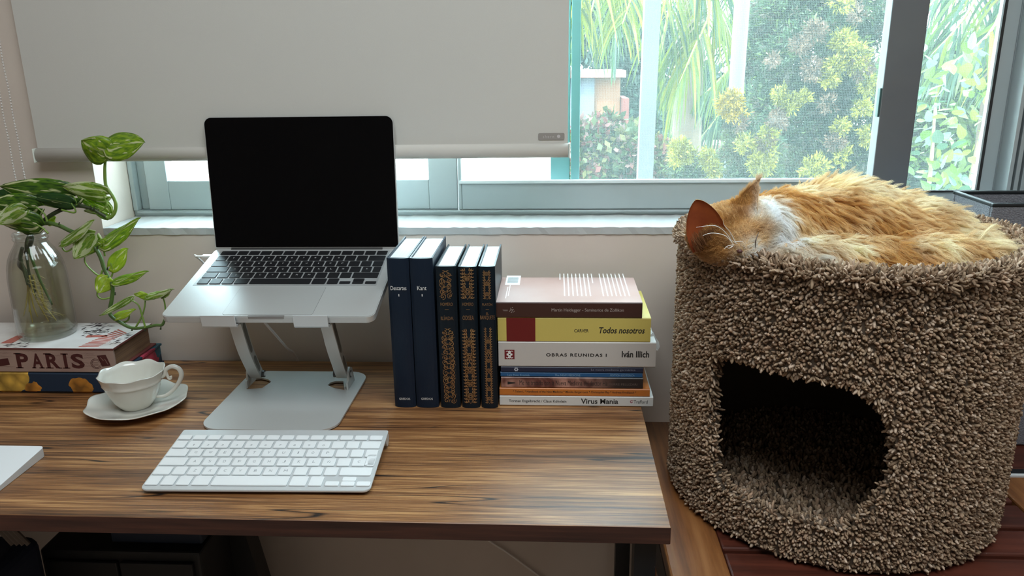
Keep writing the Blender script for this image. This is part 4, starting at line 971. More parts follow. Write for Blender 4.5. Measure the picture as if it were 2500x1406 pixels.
for dx, dy in ((0, -.1182), (.0192, -.1182), (.0384, -.1182), (.0192, -.1092)):
    put_key(kb, .0930+dx-.0015+.001, dy, .0165, .0082, .0018, keywhite, .0002)
# enter key's tall tail joins the two rows
K('key', slab(.0118, .0225, .0014, .0002, .0020, 3, .1305, -.0700, .0004), keywhite)
# ---- white trackpad
pa, pb = az(95, 1098, DESK+.012), az(0, 1186, DESK+.005)
tp = thing('trackpad', 'flat white wireless trackpad at the left edge of the desk', 'trackpad', ((pa.x)-.08, pa.y-.06, DESK))
x1_ = (az(95, 1098, DESK+.012).x+az(0, 1186, DESK+.006).x)/2+.002; yt = az(40, 1089, DESK+.013).y
bm = bmesh.new(); w_, d_ = .160, .115
pts = []
for sx, sy, a0 in ((-1, -1, 180), (1, -1, 270), (1, 1, 0), (-1, 1, 90)):
    for k in range(6): a = R_(a0+18*k); pts.append((x1_-w_/2+sx*(w_/2-.006)+.006*math.cos(a), yt-d_/2+sy*(d_/2-.006)+.006*math.sin(a)))
ht = lambda y: DESK+.0050+.0085*(y-(yt-d_))/d_
lo = [bm.verts.new((x, y, DESK+.0006)) for x, y in pts]; hi = [bm.verts.new((x, y, ht(y)-.0008)) for x, y in pts]; n = len(pts)
for i in range(n): bm.faces.new((lo[i], lo[(i+1) % n], hi[(i+1) % n], hi[i]))
bm.faces.new(lo[::-1]); bm.faces.new(hi); link('body', bm2(bm), tp, silver_lt)
bm = bmesh.new(); lo = [bm.verts.new((x, y, ht(y)-.0007)) for x, y in pts]; hi = [bm.verts.new((x, y, ht(y))) for x, y in pts]
for i in range(n): bm.faces.new((lo[i], lo[(i+1) % n], hi[(i+1) % n], hi[i]))
bm.faces.new(lo[::-1]); bm.faces.new(hi); link('touch_surface', bm2(bm), tp, mat('glass_white', (.80, .83, .85), .3))
# ================================================================== books
paper = mat('page_paper', (.80, .80, .76), .9, var=(.70, .70, .66), vscale=3, stretch=(1, 1, 400), bump=.2, bscale=50)
paper_v = mat('page_paper_upright', (.84, .86, .88), .9, var=(.76, .78, .80), vscale=3, stretch=(400, 1, 1))
navyv = mat('navy_book_cloth', (.005, .014, .030), .42, var=(.004, .011, .024), vscale=6, bump=.08, bscale=300, spec=.3)
navyd = mat('dark_teal_book_cloth', (.004, .011, .018), .36, var=(.003, .008, .014), vscale=6, bump=.1, bscale=300, spec=.3)
gold = mat('gold_foil', (.50, .31, .14), .35, metal=.65, var=(.36, .20, .10), vscale=60)
whitep = mat('white_print', (.80, .80, .78), .6)
UY = az(1090, 996, DESK).y       # spine plane of the upright books
def upright(lab, px0, px1, pyt, pybk, art, cov):
    z1 = ay(px0, pyt, UY).z; x0 = ay(px0, pyt, UY).x; x1 = ay(px1, pyt, UY).x; yb = az(px0+60, pybk, z1).y
    yb = min(yb, 1.235)
    t = thing('book', lab, 'book', ((x0+x1)/2, UY, DESK), group='upright hardback books')
    w = x1-x0; bt = .0022
    # case: two boards and a gently rounded spine in one wrap
    n = 8; out = [(x0, yb), (x0, UY+.004)]
    out += [(x0+w*k/n, UY+.004-.0042*math.sin(math.pi*k/n)**.6) for k in range(1, n)] + [(x1, UY+.004), (x1, yb)]
    inn = [(x1-bt, yb), (x1-bt, UY+.006)] + [(x0+bt, UY+.006), (x0+bt, yb)]
    bm = bmesh.new(); prism(out+inn, DESK+.0004, z1, 0, bm); link('cover', bm2(bm), t, cov)
    link('pages', boxm(x0+bt, x1-bt, UY+.0062, yb-.004, DESK+.004, z1-.003), t, paper_v)
    return t, x0, x1, z1
def letters(t, items, m, name='lettering'):
    for it in items:
        V, Fc = [], []; text_into(V, Fc, *it[:6], **(it[6] if len(it) > 6 else {})); link(name, pyd(V, Fc), t, m)
YS = UY-.0006
for lab, px0, px1, nm, wf in (('upright navy hardback lettered Descartes, first on the left of the row', 942, 996, 'Descartes', .72), ('upright navy hardback lettered Kant, second in the row', 998, 1055, 'Kant', .40)):
    t, x0, x1, z1 = upright(lab, px0, px1, 631, 577, None, navyv)
    w = x1-x0; zc = ay(px0, 703, UY).z; zg = ay(px0+30, 973, UY).z; cx = (x0+x1)/2
    letters(t, [(nm, (cx-w*wf/2, YS, zc-.003), X_, Z_, w*wf, .0062), ('I', (cx-.0006, YS, zc-.0125), X_, Z_, .0012, .0036), ('GREDOS', (cx-w*.26, YS, zg-.0016), X_, Z_, w*.52, .0034)], whitep)
def spiral(cx, cy, r, turns, s, a0, n=22):
    return [(cx+r*(1-k/n)**.8*math.cos(a0+s*turns*2*math.pi*k/n), cy+r*(1-k/n)**.8*math.sin(a0+s*turns*2*math.pi*k/n)) for k in range(n)]
def ornament(t, x0, x1, za, zb, style, seed):
    g = random.Random(seed); V, Fc = [], []; o = (0, YS, 0); w = x1-x0; cx = (x0+x1)/2; lw = w*.035
    if style == 'scroll':
        z = za+w*.25; k = 0
        while z < zb-w*.2:
            s = 1 if k % 2 else -1
            for q in (-1, 1):
                px = cx+q*w*.24; ribbon_into(V, Fc, o, X_, Z_, spiral(px, z+g.uniform(-.05, .05)*w, w*g.uniform(.17, .23), 1.5, s*q, g.uniform(0, 6)), lw*1.5)
                for _ in range(3): blob_into(V, Fc, o, X_, Z_, cx+g.uniform(-.46, .46)*w, z+g.uniform(-.2, .2)*w, w*.025, w*.025)
                a = g.uniform(0, 6); ribbon_into(V, Fc, o, X_, Z_, [(px, z), (px+q*w*.1, z+w*.14), (cx, z+w*.3), (cx-q*w*.2, z+w*.36)], lw*1.3)
            z += w*.36; k += 1
    else:
        step = w*(1.12 if style == 'flower' else 1.05); z = za+step*.55
        while z < zb-step*.3:
            R = w*(.24 if style == 'flower' else .17)
            for a in range(10):
                th = a*math.pi/5; blob_into(V, Fc, o, X_, Z_, cx+R*.62*math.cos(th), z+R*.62*math.sin(th), R*.40, R*.12, th, 6)
            ribbon_into(V, Fc, o, X_, Z_, [(cx+R*1.08*math.cos(a_), z+R*1.08*math.sin(a_)) for a_ in np.linspace(0, 6.28, 20)], lw*1.4)
            z += step
        z = za
        while z < zb-w*.1:
            for q in (-1, 1):
                for a in ((.9, .30, .42), (.4, .40, .30), (1.3, .18, .52)) if style == 'flower' else ((.9, .22, .5), (.4, .30, .25)):
                    blob_into(V, Fc, o, X_, Z_, cx+q*w*a[1], z+w*a[2]*.4, w*.14, w*.042, a[0] if q > 0 else math.pi-a[0], 6)
            z += w*.27
        ribbon_into(V, Fc, o, X_, Z_, [(cx+math.sin(u*5/w*.35)*w*.3, za+u) for u in np.linspace(0, zb-za, 60)], lw*1.2)
        ribbon_into(V, Fc, o, X_, Z_, [(cx-math.sin(u*5/w*.35)*w*.3, za+u) for u in np.linspace(0, zb-za, 60)], lw*1.2)
    link('gilt_ornament', pyd(V, Fc), t, gold)
for lab, px0, px1, pyt, a1_, a2_, st, sd_ in (
    ('upright dark teal hardback with gold scrollwork lettered Ilíada, third in the row', 1062, 1112, 651, 'HOMERO', 'ILÍADA', 'scroll', 1),
    ('upright dark teal hardback with gold flower heads lettered Odisea, fourth in the row', 1117, 1162, 652, 'HOMERO', 'ODISEA', 'flower', 2),
    ('narrow upright dark teal hardback lettered El Banquete, fifth in the row beside the stack', 1167, 1208, 651, 'PLATÓN', 'BANQUETE', 'vine', 3)):
    t, x0, x1, z1 = upright(lab, px0, px1, pyt, 596, None, navyd)
    w = x1-x0; cx = (x0+x1)/2; Zy = lambda py: ay(px0+25, py, UY).z
    ex0, ex1 = x0+w*.14, x1-w*.14
    if st == 'vine': ex0, ex1 = x0+w*.2, x1-w*.2
    ornament(t, ex0, ex1, Zy(731), Zy(659), st, sd_); ornament(t, ex0, ex1, Zy(985), Zy(803), st, sd_+10)
    items = [(a1_, (cx-w*.30, YS, Zy(746)), X_, Z_, w*.60, .0046), ('-', (cx-w*.1, YS, Zy(756)), X_, Z_, w*.20, .0006), (a2_, (cx-w*(.31 if len(a2_) < 8 else .44), YS, Zy(781)), X_, Z_, w*(.62 if len(a2_) < 8 else .88), .0068)]
    if st == 'vine': items.append(('EL', (cx-w*.08, YS, Zy(768)), X_, Z_, w*.16, .0034))
    letters(t, items, gold)
# ---- stacked books, top to bottom; spine corners measured in the photograph
SY = az(1400, 992, DESK).y
def flat(lab, tl, tr, bl, br, cov, depth, pagein=.0015, soft=True, ctop=None, xoff=0, dy=0):
    y0 = SY+dy; x0 = (ay(*tl, y0).x+ay(*bl, y0).x)/2; x1 = (ay(*tr, y0).x+ay(*br, y0).x)/2
    return x0, x1, y0
stack = [  # label, x0px, x1px, top py (at left), bottom py, cover, depth, dy
 ('white paperback titled Virus Mania, bottom of the flat stack', (1220, 969), (1595, 966), 993.4, mat('cover_white', (.62, .62, .60), .45), .150, 0),
 ('orange paperback on the white one at the bottom of the flat stack', (1219.5, 950.5), (1587, 947), None, mat('cover_orange', (.52, .17, .03), .45, var=(.46, .14, .025), vscale=20), .150, .0),
 ('thin pink-brown and black marbled paperback above the orange one in the flat stack', (1223.5, 923.5), (1570.5, 920), None, None, .140, .001),
 ('thin bright blue paperback titled The New Medicine in the flat stack', (1222, 911), (1569, 908), None, mat('cover_blue', (.010, .085, .22), .35), .140, .0015),
 ('thin dark navy paperback in the flat stack, right under the thick white one', (1223, 897.5), (1571, 894), None, mat('cover_navy', (.012, .018, .045), .35), .140, .0005),
 ('thick white paperback titled Obras Reunidas in the flat stack', (1216.5, 838), (1602.6, 833), None, mat('cover_offwhite', (.52, .49, .46), .45), .150, 0),
 ('thick yellow paperback with a dark red block on its spine in the flat stack', (1214.5, 778), (1590, 774), None, mat('cover_yellow', (.58, .47, .12), .42), .140, .001),
 ('brown paperback lying face down on top of the flat stack', (1209, 741), (1569, 736), None, None, .135, 0)]
marble = bpy.data.materials.new('marbled_cover'); marble.use_nodes = True; N, Lk = nt(marble)
tc = N.new('ShaderNodeTexCoord'); nz = N.new('ShaderNodeTexNoise'); nz.inputs['Scale'].default_value = 22; nz.inputs['Distortion'].default_value = 1.5
rp = N.new('ShaderNodeValToRGB'); rp.color_ramp.elements[0].position = .4; rp.color_ramp.elements[0].color = (.42, .22, .17, 1); rp.color_ramp.elements[1].position = .62; rp.color_ramp.elements[1].color = (.10, .03, .025, 1)
sp = N.new('ShaderNodeSeparateXYZ'); mr = N.new('ShaderNodeMapRange'); mr.inputs['From Min'].default_value = .0; mr.inputs['From Max'].default_value = .07
mx = N.new('ShaderNodeMix'); mx.data_type = 'RGBA'; mx.inputs[7].default_value = (.02, .014, .014, 1)
Lk.new(tc.outputs['Object'], nz.inputs['Vector']); Lk.new(nz.outputs['Fac'], rp.inputs[0]); Lk.new(tc.outputs['Object'], sp.inputs[0]); Lk.new(sp.outputs['X'], mr.inputs['Value'])
Lk.new(mr.outputs[0], mx.inputs[0]); Lk.new(rp.outputs[0], mx.inputs[6]); Lk.new(mx.outputs[2], N['Principled BSDF'].inputs['Base Color']); N['Principled BSDF'].inputs['Roughness'].default_value = .4
brown = mat('cover_brown', (.050, .018, .013), .40); pinkc = mat('cover_rose_back', (.40, .225, .18), .42, var=(.46, .32, .29), vscale=5)
zs_ = DESK+.0004; SP = {}
for i, (lab, tl, tr, pb_, cov, dep, dy) in enumerate(stack):
    y0 = SY+dy; x0, x1 = ay(*tl, y0).x, ay(*tr, y0).x
    zt_b = (ay(*tl, y0).z+ay(*tr, y0).z)/2
    ct = .00035
    t = thing('book', lab, 'book', ((x0+x1)/2, y0, zs_), group='books stacked flat at the right end of the desk')
    prof = [(y0+dep, zs_), (y0+.0012, zs_), (y0, zs_+.0012), (y0, zt_b-.0012), (y0+.0012, zt_b), (y0+dep, zt_b), (y0+dep, zt_b-ct), (y0+.0014, zt_b-ct), (y0+.0006, zt_b-.0016), (y0+.0006, zs_+.0016), (y0+.0014, zs_+ct), (y0+dep, zs_+ct)]
    bm = bmesh.new(); A = [bm.verts.new((x0, y, z)) for y, z in prof]; B = [bm.verts.new((x1, y, z)) for y, z in prof]; n = len(prof)
    for j in range(n): bm.faces.new((A[j], A[(j+1) % n], B[(j+1) % n], B[j]))
    bm.faces.new(A[::-1]); bm.faces.new(B); me = bm2(bm)
    if i == 7:
        o = link('cover', me, t, [brown, pinkc])
        for p in me.polygons:
            if p.normal.z > .8 and p.center.z > (zt_b-zs_)*.8: p.material_index = 1
    else: link('cover', me, t, cov or marble)
    link('pages', boxm(x0+.0008, x1-.0008, y0+.0016, y0+dep-.001, zs_+ct, zt_b-ct), t, paper)
    SP[i] = (t, x0, x1, y0, zs_, zt_b); zs_ = zt_b+.0003
def sp_text(i, items, m, name='lettering'):
    t, x0, x1, y0, z0, z1 = SP[i]; w, h = x1-x0, z1-z0
    for s, a, b, c, d, *kw in items:    # a..b along the spine, c..d up it, as shares
        V, Fc = [], []; text_into(V, Fc, s, (x0+w*a, y0-.0001, z0+h*c), X_, Z_, w*(b-a), h*(d-c), **(kw[0] if kw else {})); link(name, pyd(V, Fc), t, m)
black_p = mat('black_print', (.015, .015, .015), .5); cream_p = mat('cream_print', (.42, .36, .33), .5); blue_p = mat('pale_blue_print', (.20, .35, .50), .5); grey_p = mat('grey_print', (.22, .24, .30), .5); red_p = mat('dark_red_block', (.14, .008, .008), .45)
sp_text(0, [('Torsten Engelbrecht / Claus Köhnlein', .06, .437, .26, .62, dict(weight=.012)), ('Virus Mania', .532, .775, .26, .78, dict(weight=.02)), ('Trafford', .875, .965, .34, .68)], black_p)
V, Fc = [], []; t, x0, x1, y0, z0, z1 = SP[0]; ribbon_into(V, Fc, (0, y0-.0001, 0), X_, Z_, spiral(x0+(x1-x0)*.862, (z0+z1)/2, .0028, 1.2, 1, .5), .0010); link('emblem', pyd(V, Fc), t, mat('emblem_red', (.30, .04, .08), .5))
sp_text(1, [('* Teilen-L * Handbook of the New Medicine * Monika Berger-Lenz * Christopher Ray * Andreas Knoblauch *', .09, .91, .34, .72, dict(weight=.01))], black_p)
sp_text(2, [('Me he tratado con la Nueva Medicina del doctor Ha', .13, .75, .26, .72)], black_p)
sp_text(2, [('PIERRE PELLIZARI', .76, .96, .30, .5)], mat('dim_print', (.12, .09, .08), .5), 'author_lettering')
V, Fc = [], []; t, x0, x1, y0, z0, z1 = SP[2]; w = x1-x0; b = len(V)
V += [(x0+w*.045, y0-.0001, z0+(z1-z0)*.30), (x0+w*.10, y0-.0001, z0+(z1-z0)*.42), (x0+w*.10, y0-.0001, z0+(z1-z0)*.50), (x0+w*.045, y0-.0001, z0+(z1-z0)*.58)]; Fc.append((0, 1, 2, 3)); link('emblem', pyd(V, Fc), t, black_p)
sp_text(3, [('Lars Peter Kronlob', .05, .205, .18, .62), ('The NEW MEDICINE', .385, .565, .22, .66), ('EDITION ESOTERICA', .775, .945, .30, .70)], blue_p)
sp_text(4, [('La nueva medicina germánica', .635, .945, .30, .72)], grey_p)
V, Fc = [], []; t, x0, x1, y0, z0, z1 = SP[4]
for k in range(6): a = k*math.pi/3; blob_into(V, Fc, (0, y0-.0001, 0), X_, Z_, x0+(x1-x0)*.108+.0022*math.cos(a), (z0+z1)/2+.0022*math.sin(a), .0011, .0011)
link('emblem', pyd(V, Fc), t, mat('emblem_white', (.5, .52, .58), .5))
sp_text(5, [('OBRAS REUNIDAS I', .305, .69, .42, .55, dict(weight=.03, spacing=1.25)), ('Iván Illich', .785, .958, .40, .66, dict(weight=.025))], black_p)
t, x0, x1, y0, z0, z1 = SP[5]; w = x1-x0; ez = z0+(z1-z0)*.30; es = (z1-z0)*.38
em = link('emblem', boxm(x0+w*.039, x0+w*.039+es, y0-.0002, y0-.00005, ez, ez+es), t, mat('emblem_maroon', (.16, .012, .018), .5))
V, Fc = [], []; ox, oz = x0+w*.039+es/2, ez+es/2
for sx, sz in ((-1, 1), (1, 1), (-1, -1), (1, -1)):
    ribbon_into(V, Fc, (0, y0-.0003, 0), X_, Z_, [(ox+sx*es*(.22+.14*math.cos(a)), oz+sz*es*(.22+.15*math.sin(a))) for a in np.linspace(.5, 5.2, 14)], es*.09)
ribbon_into(V, Fc, (0, y0-.0003, 0), X_, Z_, [(ox, oz-es*.42), (ox, oz), (ox, oz+es*.42)], es*.14); ribbon_into(V, Fc, (0, y0-.0003, 0), X_, Z_, [(ox-es*.3, oz), (ox, oz), (ox+es*.3, oz)], es*.12)
link('emblem_print', pyd(V, Fc), em, whitep)
t, x0, x1, y0, z0, z1 = SP[6]; w = x1-x0
link('red_block', boxm(x0+w*.058, x0+w*.248, y0-.0002, y0-.00005, z0+.0003, z1-.0003), t, red_p)
sp_text(6, [('CARVER', .503, .597, .40, .535, dict(weight=.015)), ('Todos nosotros', .665, .962, .36, .62, dict(weight=.02, shear=.22))], black_p)
sp_text(7, [('Martin Heidegger - Seminarios de Zollikon', .385, .875, .36, .62)], cream_p)
t, x0, x1, y0, z0, z1 = SP[7]; w = x1-x0; V, Fc = [], []; g = random.Random(4)
for k in range(14): a = g.uniform(0, 6.28); r = g.uniform(.001, .0052); blob_into(V, Fc, (0, y0-.0001, 0), X_, Z_, x0+w*.112+r*math.cos(a), (z0+z1)/2+r*.8*math.sin(a), .0007, .0006)
quad_into(V, Fc, (0, y0-.0001, 0), X_, Z_, x0+w*.05, x0+w*.085, (z0+z1)/2-.0002, (z0+z1)/2+.0002); quad_into(V, Fc, (0, y0-.0001, 0), X_, Z_, x0+w*.055, x0+w*.085, (z0+z1)/2-.0014, (z0+z1)/2-.0010)
link('emblem', pyd(V, Fc), t, cream_p)
# back cover print: barcode sticker and the blurb running front to back
zt7 = z1+.00008
q = lambda px, py: az(px, py, zt7)
s0, s1 = q(1233, 695), q(1272, 673)
st = link('barcode_sticker', boxm(s0.x, s1.x, s0.y, s1.y, z1, z1+.0002), t, mat('sticker_white', (.88, .90, .90), .5))
V, Fc = [], []
for k in range(15):
    yy = s0.y+(s1.y-s0.y)*(.18+.64*k/15); quad_into(V, Fc, (0, 0, z1+.0003), X_, Y_, s0.x+(s1.x-s0.x)*.12, s1.x-(s1.x-s0.x)*.14, yy, yy+.0006*(1+(k*7 % 3)*.5))
link('bars', pyd(V, Fc), st, black_p)
V, Fc = [], []; g = random.Random(9); b0, b1 = q(1368, 722), q(1520, 668)
for k in range(17):
    if k == 9: continue
    xx = b0.x+(b1.x-b0.x)*k/16; yy = b1.y; endy = b0.y+(b1.y-b0.y)*(.55 if k in (8,) else .0 if k else .7)
    while yy > endy:
        l = g.uniform(.002, .006); quad_into(V, Fc, (0, 0, zt7), X_, Y_, xx-.0009, xx+.0009, max(yy-l, endy), yy); yy -= l+.0011
link('blurb', pyd(V, Fc), t, mat('blurb_white', (.92, .88, .86), .5))['kind'] = 'stuff'; V, Fc = [], []
for xx, ya, yb2 in ((q(1242, 710).x, q(1242, 722).y, q(1242, 696).y), (q(1236, 715).x, q(1236, 728).y, q(1236, 700).y)): quad_into(V, Fc, (0, 0, zt7), X_, Y_, xx, xx+.0012, ya, yb2)
link('small_print', pyd(V, Fc), t, MATS['blurb_white'])
# curled jacket corner behind the thick white paperback
t, x0, x1, y0, z0, z1 = SP[5]
V = []; Fc = []
A = [(x1-.004, 0.0, z1-.0004), (x1+.002, 0, z1-.001), (x1+.006, 0, z1-.006), (x1+.009, 0, z1-.012), (x1+.0085, 0, z1-.017), (x1+.004, 0, z1-.018)]
OUT = [(x1-.006, z1+.001), (x1-.001, z1+.006), (x1+.003, z1-.003), (x1+.008, z1-.010), (x1+.0095, z1-.018), (x1+.007, z1-.024), (x1+.0035, z1-.023), (x1+.0022, z1-.016), (x1-.004, z1-.012)]
V = [(x, y0+.030+.15*(x-x1)+.001*(i % 2), z) for i, (x, z) in enumerate(OUT)]; Fc = [tuple(range(len(OUT)))]
o = link('jacket_flap', pyd(V, Fc), t, mat('flap_white', (.85, .86, .86), .5)); o['label'] = 'curled white jacket flap'
md = o.modifiers.new('s', 'SOLIDIFY'); md.thickness = .0004

# ================================================================== Paris box-book and floral book on the left
PY = az(250, 962, DESK).y
pr = (ay(277, 853, PY).x+ay(281, 905, PY).x)/2; zf = ay(250, 909, PY).z; zp = ay(270, 850, PY).z
pbk = az(364, 789, zp).y; pl_ = -1.065
floral = bpy.data.materials.new('floral_print_cloth'); floral.use_nodes = True; N, Lk = nt(floral); B_ = N['Principled BSDF']; B_.inputs['Roughness'].default_value = .6
tc = N.new('ShaderNodeTexCoord'); mp = N.new('ShaderNodeMapping'); Lk.new(tc.outputs['Object'], mp.inputs[0]); mp.inputs['Location'].default_value = (.02, .0, .01)
nz = N.new('ShaderNodeTexNoise'); nz.inputs['Scale'].default_value = 60; vd = N.new('ShaderNodeVectorMath'); vd.operation = 'SCALE'; vd.inputs['Scale'].default_value = .012
va = N.new('ShaderNodeVectorMath'); va.operation = 'ADD'; Lk.new(mp.outputs[0], nz.inputs['Vector']); Lk.new(nz.outputs['Color'], vd.inputs[0]); Lk.new(mp.outputs[0], va.inputs[0]); Lk.new(vd.outputs[0], va.inputs[1])
vo = N.new('ShaderNodeTexVoronoi'); vo.inputs['Scale'].default_value = 14; vo.inputs['Randomness'].default_value = .8; Lk.new(va.outputs[0], vo.inputs['Vector'])
rp = N.new('ShaderNodeValToRGB'); rp.color_ramp.interpolation = 'CONSTANT'; e = rp.color_ramp.elements; e[0].position = 0; e[0].color = (0, 0, 0, 1); e[1].position = .50; e[1].color = (1, 1, 1, 1); Lk.new(vo.outputs['Distance'], rp.inputs[0])
sp = N.new('ShaderNodeSeparateColor'); Lk.new(vo.outputs['Color'], sp.inputs[0])
rc = N.new('ShaderNodeValToRGB'); rc.color_ramp.interpolation = 'CONSTANT'; e = rc.color_ramp.elements; e[0].color = (.80, .32, .04, 1); e[1].position = .3; e[1].color = (.72, .06, .12, 1)
for ps, c in ((.5, (.85, .50, .08, 1)), (.65, (.80, .22, .20, 1)), (.85, (.03, .16, .22, 1))): k = e.new(ps); k.color = c
Lk.new(sp.outputs[0], rc.inputs[0])
# petal shading rings printed in the cloth
wv = N.new('ShaderNodeTexVoronoi'); wv.inputs['Scale'].default_value = 48; Lk.new(va.outputs[0], wv.inputs['Vector'])
rg = N.new('ShaderNodeMapRange'); rg.inputs['From Min'].default_value = .1; rg.inputs['From Max'].default_value = .8; rg.inputs['To Min'].default_value = .85; rg.inputs['To Max'].default_value = .22; Lk.new(wv.outputs['Distance'], rg.inputs[0])
ms = N.new('ShaderNodeVectorMath'); ms.operation = 'SCALE'; Lk.new(rc.outputs[0], ms.inputs[0]); Lk.new(rg.outputs[0], ms.inputs['Scale'])
mx = N.new('ShaderNodeMix'); mx.data_type = 'RGBA'; mx.inputs[7].default_value = (.006, .020, .045, 1); Lk.new(rp.outputs[0], mx.inputs[0]); Lk.new(ms.outputs[0], mx.inputs[6]); Lk.new(mx.outputs[2], B_.inputs['Base Color'])
fbk = 1.236
t = thing('book', 'thick book in navy floral cloth lying under the Paris book at the left', 'book', ((pr+pl_)/2, PY, DESK), group='pair of books under the glass bottle')
prof = [(fbk, DESK+.0004), (PY+.003, DESK+.0004), (PY, DESK+.004), (PY, zf-.004), (PY+.003, zf-.0006), (fbk, zf-.0006), (fbk, zf-.004), (PY+.006, zf-.004), (PY+.006, DESK+.004), (fbk, DESK+.004)]
bm = bmesh.new(); A = [bm.verts.new((pl_, y, z)) for y, z in prof]; Bv = [bm.verts.new((pr+.006, y, z)) for y, z in prof]; n = len(prof)
for j in range(n): bm.faces.new((A[j], A[(j+1) % n], Bv[(j+1) % n], Bv[j]))
bm.faces.new(A[::-1]); bm.faces.new(Bv); link('cover', bm2(bm), t, floral)
o = link('fore_edge', boxm(pl_+.004, pr+.0045, PY+.0065, fbk-.003, DESK+.0045, zf-.0045), t, floral)
# Paris
agedm = mat('aged_spine_paper', (.36, .25, .20), .55, var=(.28, .18, .15), vscale=14, bump=.1)
t = thing('book', 'thick vintage book lettered PARIS with a printed cover, under the glass bottle', 'book', ((pr+pl_)/2, PY, zf), group='pair of books under the glass bottle')
cov_top = mat('printed_cover_paper', (.74, .71, .69), .35, var=(.62, .58, .56), vscale=18)
maroon = mat('maroon_edge', (.12, .025, .022), .5)
bt = .0028
link('spine', boxm(pl_, pr, PY, PY+.004, zf+.0001, zp-bt-.0001, .0004), t, agedm)
link('front_board', boxm(pl_, pr+.001, PY-.0006, pbk, zp-bt, zp, .0005), t, cov_top)
link('front_board_edge', boxm(pl_, pr+.0013, PY-.0009, pbk+.0003, zp-bt-.0003, zp-.0006), t, maroon)
link('back_board', boxm(pl_, pr+.001, PY+.0041, pbk+.006, zf+.0001, zf+bt, .0005), t, maroon)
link('pages', boxm(pl_+.003, pr-.004, PY+.0042, pbk-.004, zf+bt+.0001, zp-bt-.0004), t, mat('aged_pages', (.22, .12, .055), .7, var=(.13, .06, .03), vscale=3, stretch=(1, 1, 300), bump=.5, bscale=40))
# spine lettering PARIS: fat letters with slab feet
dred = mat('oxblood_print', (.055, .008, .008), .55)
V, Fc = [], []; o_ = (0, PY-.00012, 0)
def sx(px): return ay(px, 878, PY).x
zb_, zt2 = ay(120, 899, PY).z, ay(120, 863, PY).z; H_ = zt2-zb_
lets = [('P', 36, 70), ('A', 77, 103), ('R', 108, 145), ('I', 150, 168), ('S', 173, 205)]
for c, p0, p1 in lets:
    a, b = sx(p0), sx(p1); w = b-a
    if c == 'I': quad_into(V, Fc, o_, X_, Z_, a+w*.27, b-w*.27, zb_, zt2)
    elif c == 'A':
        text_into(V, Fc, 'A', (a, PY-.00012, zb_), X_, Z_, w, H_, weight=.03)
    else: text_into(V, Fc, c, (a+(w*.12 if c in 'PR' else 0), PY-.00012, zb_), X_, Z_, w*(.86 if c in 'PR' else 1), H_, weight=.035)
    s = H_*.06
    if c in 'PRI': quad_into(V, Fc, o_, X_, Z_, a, a+w*(.52 if c != 'I' else 1), zb_-s*.2, zb_+s); quad_into(V, Fc, o_, X_, Z_, a, a+w*(.5 if c != 'I' else 1), zt2-s, zt2+s*.2)
    if c == 'A': quad_into(V, Fc, o_, X_, Z_, a-w*.08, a+w*.30, zb_-s*.2, zb_+s); quad_into(V, Fc, o_, X_, Z_, b-w*.40, b+w*.10, zb_-s*.2, zb_+s)
    if c == 'R': quad_into(V, Fc, o_, X_, Z_, b-w*.16, b+w*.08, zb_-s*.2, zb_+s)
link('lettering', pyd(V, Fc), t, dred)
# faded script, stamps
V, Fc = [], []; g = random.Random(12)
for (pa_, pb2, py_) in ((0, 32, 862), (0, 30, 870), (0, 34, 896), (120, 165, 868), (165, 235, 873), (200, 232, 862), (165, 225, 885), (170, 232, 893), (60, 110, 858), (208, 238, 866)):
    x = sx(pa_); xe = sx(pb2); z = ay(100, py_, PY).z; pts = []
    while x < xe: pts.append((x, z+g.uniform(-.0010, .0014))); x += g.uniform(.0006, .0012)
    if len(pts) > 2: ribbon_into(V, Fc, o_, X_, Z_, pts, .00035)
link('script', pyd(V, Fc), t, mat('sepia_ink', (.16, .09, .07), .6))
V, Fc = [], []; o2 = (0, PY-.0002, 0)
def pquad(pts): 
    b = len(V); V.extend([(sx(x), PY-.0002, ay(x, y, PY).z) for x, y in pts]); Fc.append(tuple(range(b, b+len(pts))))
pquad([(-6, 878), (20, 874), (22, 890), (-4, 894)]); link('stamp', pyd(V, Fc), t, dred); V, Fc = [], []; pquad([(238, 868), (260, 866), (268, 892), (247, 895)]); link('stamp', pyd(V, Fc), t, dred); V, Fc = [], []
cxx, czz = sx(233), ay(233, 888, PY).z
for rr in (.0085, .0065): ribbon_into(V, Fc, o2, X_, Z_, [(cxx+rr*math.cos(a), czz+rr*.95*math.sin(a)) for a in np.linspace(.3, 6.3, 26)], .0009)
for dz in (-.002, 0, .002): quad_into(V, Fc, o2, X_, Z_, cxx-.005, cxx+.004, czz+dz-.0002, czz+dz+.0002)
link('stamp', pyd(V, Fc), t, dred)
V, Fc = [], []
for x0_, x1_, y0_, y1_ in ((244, 262, 873, 888),): ribbon_into(V, Fc, (0, PY-.0003, 0), X_, Z_, [(sx(246), ay(246, 872, PY).z), (sx(252), ay(252, 880, PY).z), (sx(256), ay(256, 876, PY).z), (sx(262), ay(262, 890, PY).z)], .0008)
link('stamp_mark', pyd(V, Fc), t, agedm)
